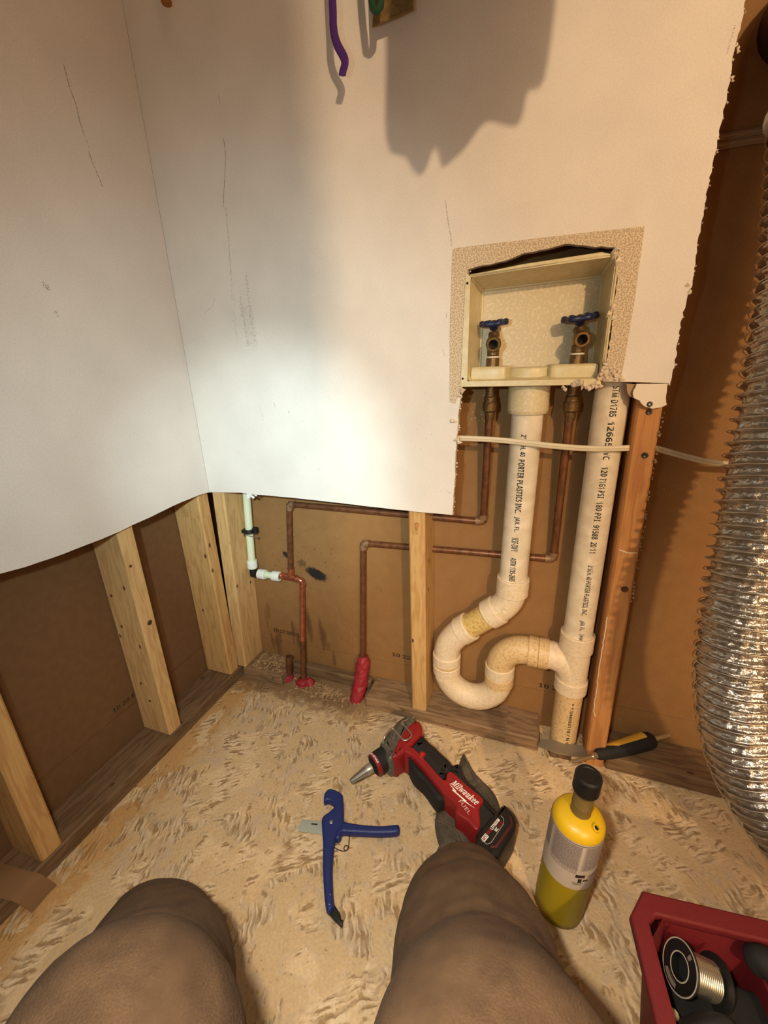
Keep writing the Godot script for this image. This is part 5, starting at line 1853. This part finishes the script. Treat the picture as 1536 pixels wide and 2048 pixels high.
# ---------------------------------------------------------------- screwdriver and blade by the stack
func screwdriver() -> void:
	var b := thing("scraper_blade", "flat grey steel scraper blade lying at the foot of the tall white pipe", "scraper", Vector3(0.91, 0.0, -0.01))
	var st := begin()
	puff(st, [V(0.853, 0.0), V(0.862, -0.024), V(0.892, -0.0285), V(0.925, -0.0315), V(0.953, -0.033), V(0.966, -0.020), V(0.963, -0.004), V(0.93, 0.004), V(0.9, 0.008)], 0.031, 0.0335, 0.0006)
	put("blade", st, mat(rgb(150, 138, 120), 0.5, 0.5), b)
	st = begin()
	puff(st, [V(0.88, -0.024), V(0.92, -0.026), V(0.93, -0.012), V(0.885, -0.008)], 0.0, 0.0312, 0.002)
	put("rest_block", st, M.plate, b)
	var t := thing("screwdriver", "black and yellow handled screwdriver with steel end cap lying on the right sill plate", "screwdriver", Vector3(1.04, 0.0, -0.05))
	var a := Vector3(0.979, 0.048, -0.001)
	var e := Vector3(1.104, 0.054, -0.081)
	var d := (e - a).normalized()
	var l := a.distance_to(e)
	st = begin()
	lathe(st, a, d, [V(0.0, 0.0), V(0.009, 0.0), V(0.0115, 0.004), V(0.0145, 0.02), V(0.0172, 0.05), V(0.0188, 0.085), V(0.0195, l - 0.02), V(0.0175, l - 0.006), V(0.013, l), V(0.0, l)], 22)
	put("handle", st, M.rubber, t)
	st = begin()
	# yellow inlay on the far upper flank
	var fr := frame_of(d)
	var side := (Vector3(-0.2, 0.9, -0.36) - d * d.dot(Vector3(-0.2, 0.9, -0.36))).normalized()
	var oth := d.cross(side)
	var rows := []
	for k in 13:
		var s := lerpf(0.026, l - 0.022, k / 12.0)
		var rr := lerpf(0.0155, 0.0200, k / 12.0)
		var row := PackedVector3Array()
		for j in 9:
			var q := lerpf(-0.8, 0.7, j / 8.0) * clampf(k / 4.0 + 0.25, 0.0, 1.0)
			row.append(a + d * s + (side * cos(q) + oth * sin(q)) * (rr + 0.0008))
		rows.append(row)
	grid(st, rows, 0)
	put("inlay", st, mat(rgb(222, 168, 60), 0.45), t, "yellow handle inlay")
	st = begin()
	tube(st, [e + d * 0.0, e + d * 0.044], 0.0062, 16)
	lathe(st, e + d * 0.018, d, [V(0.0062, 0.0), V(0.0068, 0.001), V(0.0062, 0.002)], 16)
	put("end_cap", st, mat(rgb(196, 170, 130), 0.4, 0.7), t, "steel end cap")
	st = begin()
	lathe(st, a - d * 0.014, d, crease([V(0.0, 0.0), V(0.0058, 0.0), V(0.0066, 0.003), V(0.0066, 0.017)]), 16)
	tube(st, [a - d * 0.062, a - d * 0.012], 0.0042, 14)
	put("shaft", st, mat(rgb(176, 156, 126), 0.35, 0.8), t, "steel shaft")

# ---------------------------------------------------------------- yellow gas bottle
func gas_bottle() -> void:
	var t := thing("gas_bottle", "yellow gas bottle with white label and black cap standing right of the knee", "gas bottle", Vector3(0.897, 0.0, 0.297))
	var at := Vector3(0.897, 0.0, 0.297)
	var ax := Vector3(0.05, 1.0, -0.01).normalized()
	var yellow := bumps(mat(rgb(206, 166, 22), 0.38), 0.2, 95, 0.3)
	var lower := mat(rgb(150, 130, 18), 0.45)  # shade on the lower half put into a darker yellow
	var st := begin()
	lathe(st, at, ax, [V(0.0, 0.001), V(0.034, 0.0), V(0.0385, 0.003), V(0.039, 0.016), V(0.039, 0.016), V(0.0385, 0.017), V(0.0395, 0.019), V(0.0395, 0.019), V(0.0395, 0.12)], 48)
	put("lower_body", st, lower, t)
	st = begin()
	lathe(st, at, ax, [V(0.0395, 0.118), V(0.0395, 0.205), V(0.039, 0.214), V(0.0355, 0.222), V(0.029, 0.227), V(0.018, 0.231), V(0.0, 0.232)], 48)
	put("shoulder", st, yellow, t)
	# printed label wrapped round the body
	var w := 512
	var h := 256
	var im := Image.create(w, h, false, Image.FORMAT_RGB8)
	im.fill(rgb(222, 212, 200))
	var n := RandomNumberGenerator.new()
	n.seed = 12
	im.fill_rect(Rect2i(0, 8, w, 3), rgb(60, 56, 58))
	im.fill_rect(Rect2i(0, 14, w, 132), rgb(188, 178, 174))
	for col in 5:
		var x0 := col * 104 + 6
		for row in 30:
			var y := 18 + row * 5
			if row > 24 and col % 2 == 0:
				continue
			var x := x0
			while x < x0 + 84:
				var g := n.randi_range(2, 8)
				im.fill_rect(Rect2i(x, y, mini(g, x0 + 86 - x), 2), rgb(96, 88, 90))
				x += g + 2
		im.fill_rect(Rect2i(x0 + 88, 12, 9, 200), rgb(226, 216, 204))
	for k in [[196, 168, 30, 16], [206, 190, 12, 22], [222, 196, 18, 10], [300, 170, 18, 14]]:
		im.fill_rect(Rect2i(k[0], k[1], k[2], k[3]), rgb(40, 30, 30))
	for k in [[190, 214, 34], [192, 222, 30], [236, 176, 40], [236, 184, 34]]:
		im.fill_rect(Rect2i(k[0], k[1], k[2], 3), rgb(80, 72, 72))
	var bx := 278
	while bx < 326:
		var g := n.randi_range(1, 4)
		im.fill_rect(Rect2i(bx, 214, g, 26), rgb(36, 30, 30))
		bx += g + n.randi_range(1, 3)
	var lm := mat(Color(0.82, 0.79, 0.76), 0.5)
	lm.albedo_texture = ImageTexture.create_from_image(im)
	st = begin()
	var fr := frame_of(ax)
	var rows := []
	for e in [0.211, 0.108]:
		var row := PackedVector3Array()
		for j in 49:
			var a := -PI / 2.0 + TAU * j / 48.0 - 0.72
			row.append(at + (Vector3(sin(a), 0, cos(a)) - ax * ax.dot(Vector3(sin(a), 0, cos(a)))).normalized() * 0.0399 + ax * e)
		rows.append(row)
	grid(st, rows, 0)
	put("label", st, lm, t, "printed safety label")
	st = begin()
	var c := at + ax * 0.225
	lathe(st, c, ax, [V(0.0165, 0.0), V(0.0150, 0.008), V(0.0150, 0.022), V(0.0150, 0.022), V(0.0155, 0.0225), V(0.0150, 0.023), V(0.0150, 0.055)], 32)
	put("neck", st, mat(rgb(104, 84, 44), 0.5), t, "dark olive plastic neck")
	st = begin()
	lathe(st, c + ax * 0.045, ax, crease([V(0.0148, 0.0), V(0.0185, 0.006), V(0.0195, 0.008), V(0.0195, 0.034), V(0.0175, 0.038), V(0.0130, 0.038), V(0.0122, 0.0368), V(0.0, 0.0368)]), 36)
	put("cap", st, M.black, t)
	var e1 := Vector3(0.72, 0.0, 0.69)
	var rv := at + ax * 0.2275 + e1 * 0.0285
	var up := (ax * 0.9 + e1 * 0.4).normalized()
	st = begin()
	lathe(st, rv, up, crease([V(0.0062, -0.002), V(0.0055, 0.003), V(0.0036, 0.0034), V(0.0034, 0.0005), V(0.0, 0.0005)]), 18)
	put("relief_valve", st, yellow, t)
	st = begin()
	lathe(st, rv + up * 0.0008, up, [V(0.0, 0.0006), V(0.0033, 0.0004)], 12)
	put("valve_hole", st, M.hole_shade, t)

# ---------------------------------------------------------------- red tool crate
func crate() -> void:
	var at := Vector3(0.9625, 0.0, 0.366)
	var tr := Transform3D(Basis(Vector3.UP, 0.105), at)     # local x along the far side, z towards the viewer
	var t := thing("tool_crate", "open red plastic tool crate at the bottom right corner of the photo", "tool crate", at)
	var L := 0.40
	var W := 0.34
	var H := 0.20
	var red := bumps(mat(rgb(100, 20, 25), 0.55), 0.3, 97, 0.5)
	# rim: a frame with a cut corner
	var st := begin()
	var rim := [[V(0.024, 0.0), V(W, 0.0), V(W, 0.026), V(0.034, 0.026), V(0.022, 0.038), V(0.022, L), V(0.0, L), V(0.0, 0.034)], [V(W - 0.022, 0.026), V(W, 0.026), V(W, L), V(W - 0.022, L)], [V(0.022, L - 0.022), V(W - 0.022, L - 0.022), V(W - 0.022, L), V(0.022, L)]]
	for r in rim:
		puff(st, r, H - 0.014, H, 0.003, tr, 2)
	put("rim", st, red, t)
	# walls taper inwards to the base
	var ring := func(ins: float, y: float) -> PackedVector3Array:
		var o := PackedVector3Array()
		for p in [V(0.03 + ins, ins), V(W - ins, ins), V(W - ins, L - ins), V(ins, L - ins), V(ins, 0.038 + ins), V(0.03 + ins, ins)]:
			o.append(tr * Vector3(p.x, y, p.y))
		return o
	st = begin()
	grid(st, [ring.call(0.012, H - 0.006), ring.call(0.030, 0.003), ring.call(0.034, 0.0)], -1)
	grid(st, [ring.call(0.018, H - 0.006), ring.call(0.035, 0.006)], -1)
	put("wall", st, red, t)
	st = begin()
	puff(st, [V(0.05, 0.033), V(W - 0.033, 0.033), V(W - 0.033, L - 0.033), V(0.033, L - 0.033), V(0.033, 0.06)], 0.0, 0.006, 0.0, tr)
	put("base", st, red, t)
	# divider rib beside the back
	st = begin()
	box(st, Vector3(0.150, 0.006, 0.018), Vector3(0.154, 0.165, 0.11), 0.001, tr)
	put("divider", st, red, t)
	# ---- contents
	var pc := thing("crate_shade_fill", "added black block standing in for the deep shade inside the red tool crate", "added_shade", tr * Vector3(0.17, 0.006, 0.2))  # dark block added in place of the shade in the crate
	st = begin()
	puff(st, loop_curve([V(0.045, 0.045), V(0.145, 0.040), V(0.295, 0.045), V(0.298, 0.2), V(0.295, 0.355), V(0.17, 0.358), V(0.045, 0.355), V(0.042, 0.2)], 5), 0.006, 0.136, 0.02, tr, 4, 0.004)
	put("shade_block", st, mat(rgb(22, 19, 18), 0.95), pc)
	var sp := thing("solder_spool", "spool of silver solder wire in the red tool crate", "solder spool", Vector3(1.05, 0.03, 0.36), "")
	var fc := Vector3(1.022, 0.170, 0.421)
	var ax := Vector3(0.90, -0.40, -0.17).normalized()
	st = begin()
	lathe(st, fc, ax, crease([V(0.0140, 0.0102), V(0.0140, 0.0000), V(0.0281, 0.0000), V(0.0289, 0.0008), V(0.0289, 0.0021), V(0.0161, 0.0026), V(0.0161, 0.0450), V(0.0289, 0.0455), V(0.0289, 0.0476), V(0.0000, 0.0476)]), 40)
	put("reel", st, M.black, sp)
	st = begin()
	lathe(st, fc, ax, [V(0.0000, 0.0102), V(0.0140, 0.0102)], 24)
	put("core", st, M.hole_shade, sp)
	st = begin()
	for r in [0.0276, 0.0146]:
		st = begin()
		lathe(st, fc - ax * 0.0004, ax, [V(r - 0.0008, 0.0003), V(r, -0.0002), V(r + 0.0008, 0.0003)], 40)
		put("ring_print", st, mat(rgb(168, 156, 140), 0.6), sp, "pale printed ring")
	st = begin()
	var e1 := (Vector3.UP - ax * ax.y).normalized()
	var e2 := ax.cross(e1)
	for arc in [[2.5, 3.5, 0.0191, 0.0242], [2.6, 3.35, 0.0174, 0.018], [-0.12, 0.10, 0.0183, 0.0246]]:
		var rows := []
		for rr in [arc[2], arc[3]]:
			var row := PackedVector3Array()
			for k in 9:
				var a := lerpf(arc[0], arc[1], k / 8.0)
				row.append(fc - ax * 0.0006 + (e1 * cos(a) + e2 * sin(a)) * rr)
			rows.append(row)
		st = begin()
		grid(st, rows, 0)
		put("ring_print", st, mat(rgb(120, 108, 94), 0.6), sp)
	st = begin()
	var hel := []
	for k in 15 * 24:
		var a := TAU * k / 24.0
		hel.append(fc + ax * (0.0040 + 0.0395 * k / 360.0) + (e1 * cos(a) + e2 * sin(a)) * 0.0193)
	tube(st, hel, 0.00155, 8)
	put("solder_wire", st, mat(rgb(206, 196, 172), 0.25, 0.9), sp, "silver wire winding")
	var tg := thing("tongue_pliers", "black handled pliers standing in the red tool crate behind the solder spool", "pliers", Vector3(1.15, 0.05, 0.40))
	st = begin()
	tube(st, curve([Vector3(1.112, 0.172, 0.384), Vector3(1.120, 0.185, 0.392), Vector3(1.142, 0.184, 0.418), Vector3(1.165, 0.165, 0.455), Vector3(1.19, 0.12, 0.49), Vector3(1.21, 0.05, 0.50)], 6), [0.008] + range(30).map(func(_k): return 0.0165), 18)
	put("handle", st, M.rubber, tg)
	st = begin()
	tube(st, curve([Vector3(1.180, 0.186, 0.42), Vector3(1.20, 0.178, 0.45), Vector3(1.22, 0.14, 0.49), Vector3(1.23, 0.05, 0.51)], 6), 0.014, 16)
	put("handle", st, M.rubber, tg)
	st = begin()
	box(st, Vector3(1.105, 0.165, 0.380), Vector3(1.112, 0.176, 0.390), 0.001)
	put("tip", st, M.steel, tg)
	st = begin()
	box(st, Vector3(-0.012, -0.06, -0.004), Vector3(0.012, 0.05, 0.004), 0.002, Transform3D(Basis(Vector3(0.3, 1, 0).normalized(), 0.5) * Basis(Vector3.RIGHT, 0.5), Vector3(1.135, 0.11, 0.47)))
	put("jaw", st, M.steel, tg)
	var tp := thing("tape_measure", "black tape measure with a cream loop in the red tool crate below the spool", "tape measure", Vector3(1.05, 0.03, 0.46))
	st = begin()
	puff(st, loop_curve([V(-0.04, -0.034), V(0.03, -0.036), V(0.042, -0.01), V(0.04, 0.036), V(-0.04, 0.038), V(-0.046, 0.0)], 4), -0.02, 0.02, 0.008, Transform3D(Basis(Vector3.UP, 0.6) * Basis(Vector3.RIGHT, 0.5), Vector3(1.042, 0.150, 0.495)), 3)
	put("case", st, M.rubber, tp)
	st = begin()
	tube(st, curve([Vector3(1.008, 0.160, 0.466), Vector3(0.999, 0.166, 0.478), Vector3(0.998, 0.166, 0.495), Vector3(1.002, 0.160, 0.52), Vector3(1.012, 0.140, 0.535)], 6), 0.0055, 12)
	put("wrist_loop", st, mat(rgb(206, 184, 150), 0.7), tp, "cream loop")
	for k in [[Vector3(1.056, 0.174, 0.466), 0.010], [Vector3(1.070, 0.166, 0.492), 0.012]]:
		st = begin()
		box(st, Vector3(-0.5, -0.1, -0.5) * k[1], Vector3(0.5, 0.1, 0.5) * k[1], 0.0005, Transform3D(Basis(Vector3.UP, 0.5) * Basis(Vector3.RIGHT, 0.5), k[0]))
		put("label_chip", st, mat(rgb(190, 168, 134), 0.7), tp)

# ---------------------------------------------------------------- the kneeling viewer's own legs
func kneeling_person() -> void:
	var p := thing("person", "kneeling person in dusty brown trousers, only both knees in view at the bottom", "person", Vector3(0.62, 0.0, 0.8))
	var bones := [
		[Vector3(0.750, 0.076, 0.405), 0.067, Vector3(0.779, 0.17, 0.505), 0.081],
		[Vector3(0.779, 0.17, 0.505), 0.081, Vector3(0.817, 0.31, 0.66), 0.092],
		[Vector3(0.817, 0.31, 0.66), 0.092, Vector3(0.775, 0.40, 0.93), 0.122],
		[Vector3(0.750, 0.070, 0.408), 0.064, Vector3(0.800, 0.062, 0.80), 0.052],
		[Vector3(0.320, 0.080, 0.615), 0.072, Vector3(0.407, 0.18, 0.676), 0.079],
		[Vector3(0.407, 0.18, 0.676), 0.079, Vector3(0.496, 0.31, 0.75), 0.085],
		[Vector3(0.496, 0.31, 0.75), 0.085, Vector3(0.60, 0.40, 0.95), 0.122],
		[Vector3(0.320, 0.074, 0.618), 0.068, Vector3(0.51, 0.062, 0.98), 0.052],
		[Vector3(0.775, 0.40, 0.93), 0.125, Vector3(0.60, 0.40, 0.95), 0.125],
		[Vector3(0.69, 0.42, 0.96), 0.15, Vector3(0.70, 0.58, 1.03), 0.145]]
	var st := begin()
	flesh(st, bones, 0.010, 0.10, 0.002)
	put("trousers", st, M.khaki, p, "dusty brown work trousers")
	for s in [[Vector3(0.80, 0.055, 0.80), Vector3(0.806, 0.05, 0.95), Vector3(0.808, 0.03, 1.04)], [Vector3(0.51, 0.055, 0.98), Vector3(0.56, 0.05, 1.12), Vector3(0.58, 0.03, 1.20)]]:
		st = begin()
		flesh(st, [[s[0], 0.05, s[1], 0.046], [s[1], 0.046, s[2], 0.032]], 0.009, 0.02, 0.001)
		put("boot", st, mat(rgb(70, 52, 36), 0.7), p, "brown work boot")
	# seams on the inner side of the left thigh
	st = begin()
	tube(st, curve([Vector3(0.372, 0.19, 0.595), Vector3(0.42, 0.245, 0.632), Vector3(0.475, 0.30, 0.665), Vector3(0.53, 0.34, 0.72)], 8), 0.0022, 8)
	put("seam", st, M.khaki, p)

# ---------------------------------------------------------------- shavings, crumbs
func litter() -> void:
	var n := 420
	var mesh := begin()
	mesh.set_smooth_group(0)
	var rows := []
	for k in 4:
		rows.append(PackedVector3Array([Vector3(-0.5 + k / 3.0, 0.12 * sin(k * 1.1), -0.16), Vector3(-0.5 + k / 3.0, 0.12 * sin(k * 1.1) + 0.03, 0.0), Vector3(-0.5 + k / 3.0, 0.12 * sin(k * 1.1), 0.16)]))
	grid(mesh, rows, 0)
	mesh.generate_normals()
	var mm := MultiMesh.new()
	mm.transform_format = MultiMesh.TRANSFORM_3D
	mm.use_colors = true
	mm.mesh = mesh.commit()
	mm.instance_count = n
	rng.seed = 314
	for i in n:
		var p := Vector3.ZERO
		if i < 190:
			p = Vector3(rng.randf_range(0.02, 0.125), PLATE + 0.001, rng.randf_range(-0.095, -0.02))
		elif i < 330:
			p = Vector3(rng.randfn(0.25, 0.07), 0.0012, rng.randfn(-0.02, 0.022))
		else:
			p = Vector3(rng.randfn(0.29, 0.03), 0.002, rng.randfn(-0.035, 0.012))
		if p.z < -0.07 and p.y < 0.03:
			p.z = -0.05
		if p.x > 0.39:
			p.x = 0.3
		var s := rng.randf_range(0.005, 0.013) if i < 330 else rng.randf_range(0.006, 0.017)
		var b := Basis(Vector3.UP, rng.randf() * TAU) * Basis(Vector3.RIGHT, rng.randf_range(-0.5, 0.5))
		mm.set_instance_transform(i, Transform3D(b.scaled(Vector3.ONE * s), p))
		mm.set_instance_color(i, Color(0.52, 0.34, 0.16).lerp(Color(0.30, 0.17, 0.07), rng.randf()))
	var mi := MultiMeshInstance3D.new()
	mi.name = numbered("wood_shavings")
	mi.multimesh = mm
	var m := mat(Color.WHITE, 0.85)
	m.vertex_color_use_as_albedo = true
	mi.material_override = m
	add_child(mi)
	tag(mi, "pale wood shavings scattered round the red collars and on the corner sill plate", "shavings")
	mi.set_meta("kind", "stuff")
	# mortar crumbs
	var st := begin()
	for k in 160:
		var q := V(rng.randf_range(0.05, 1.15), rng.randf_range(0.02, 0.7))
		var size := rng.randf_range(0.0008, 0.0024)
		# only on bare floor: not under the tools, the bottle, the crate or the knees
		var taken := false
		for r in [Rect2(0.39, 0.23, 0.22, 0.24), Rect2(0.47, 0.02, 0.36, 0.32), Rect2(0.84, 0.24, 0.12, 0.12), Rect2(0.93, 0.32, 0.4, 0.5), Rect2(0.66, 0.32, 0.3, 0.5), Rect2(0.22, 0.5, 0.5, 0.4)]:
			taken = taken or r.has_point(q)
		if not taken:
			chip(st, Vector3(q.x, 0.0015, q.y), size)
	var cr := put("mortar_crumbs", st, M.gypsum)
	tag(cr, "small pale mortar crumbs strewn over the floor", "crumbs")
	cr.set_meta("kind", "stuff")
	# strip of brown paper over the left plate's near end
	st = begin()
	var path := curve([Vector3(-0.09, 0.050, 0.618), Vector3(-0.05, 0.052, 0.614), Vector3(-0.02, 0.047, 0.608), Vector3(0.002, 0.040, 0.602), Vector3(0.012, 0.022, 0.597), Vector3(0.019, 0.004, 0.593)], 5)
	var rr := []
	for q in path:
		rr.append(PackedVector3Array([q + Vector3(0, 0, -0.022), q + Vector3(0, 0.002, -0.008), q + Vector3(0, 0.0, 0.008), q + Vector3(0, -0.002, 0.022)]))
	grid(st, rr, 0)
	rr = []
	for q in path:
		rr.append(PackedVector3Array([q + Vector3(0, -0.0015, -0.022), q + Vector3(0, 0.0005, -0.008), q + Vector3(0, -0.0015, 0.008), q + Vector3(0, -0.0035, 0.022)]))
	grid(st, rr, 0)
	tag(put("paper_strip", st, mat(rgb(132, 96, 62), 0.85)), "curled strip of brown board paper over the near end of the left sill plate", "paper strip")
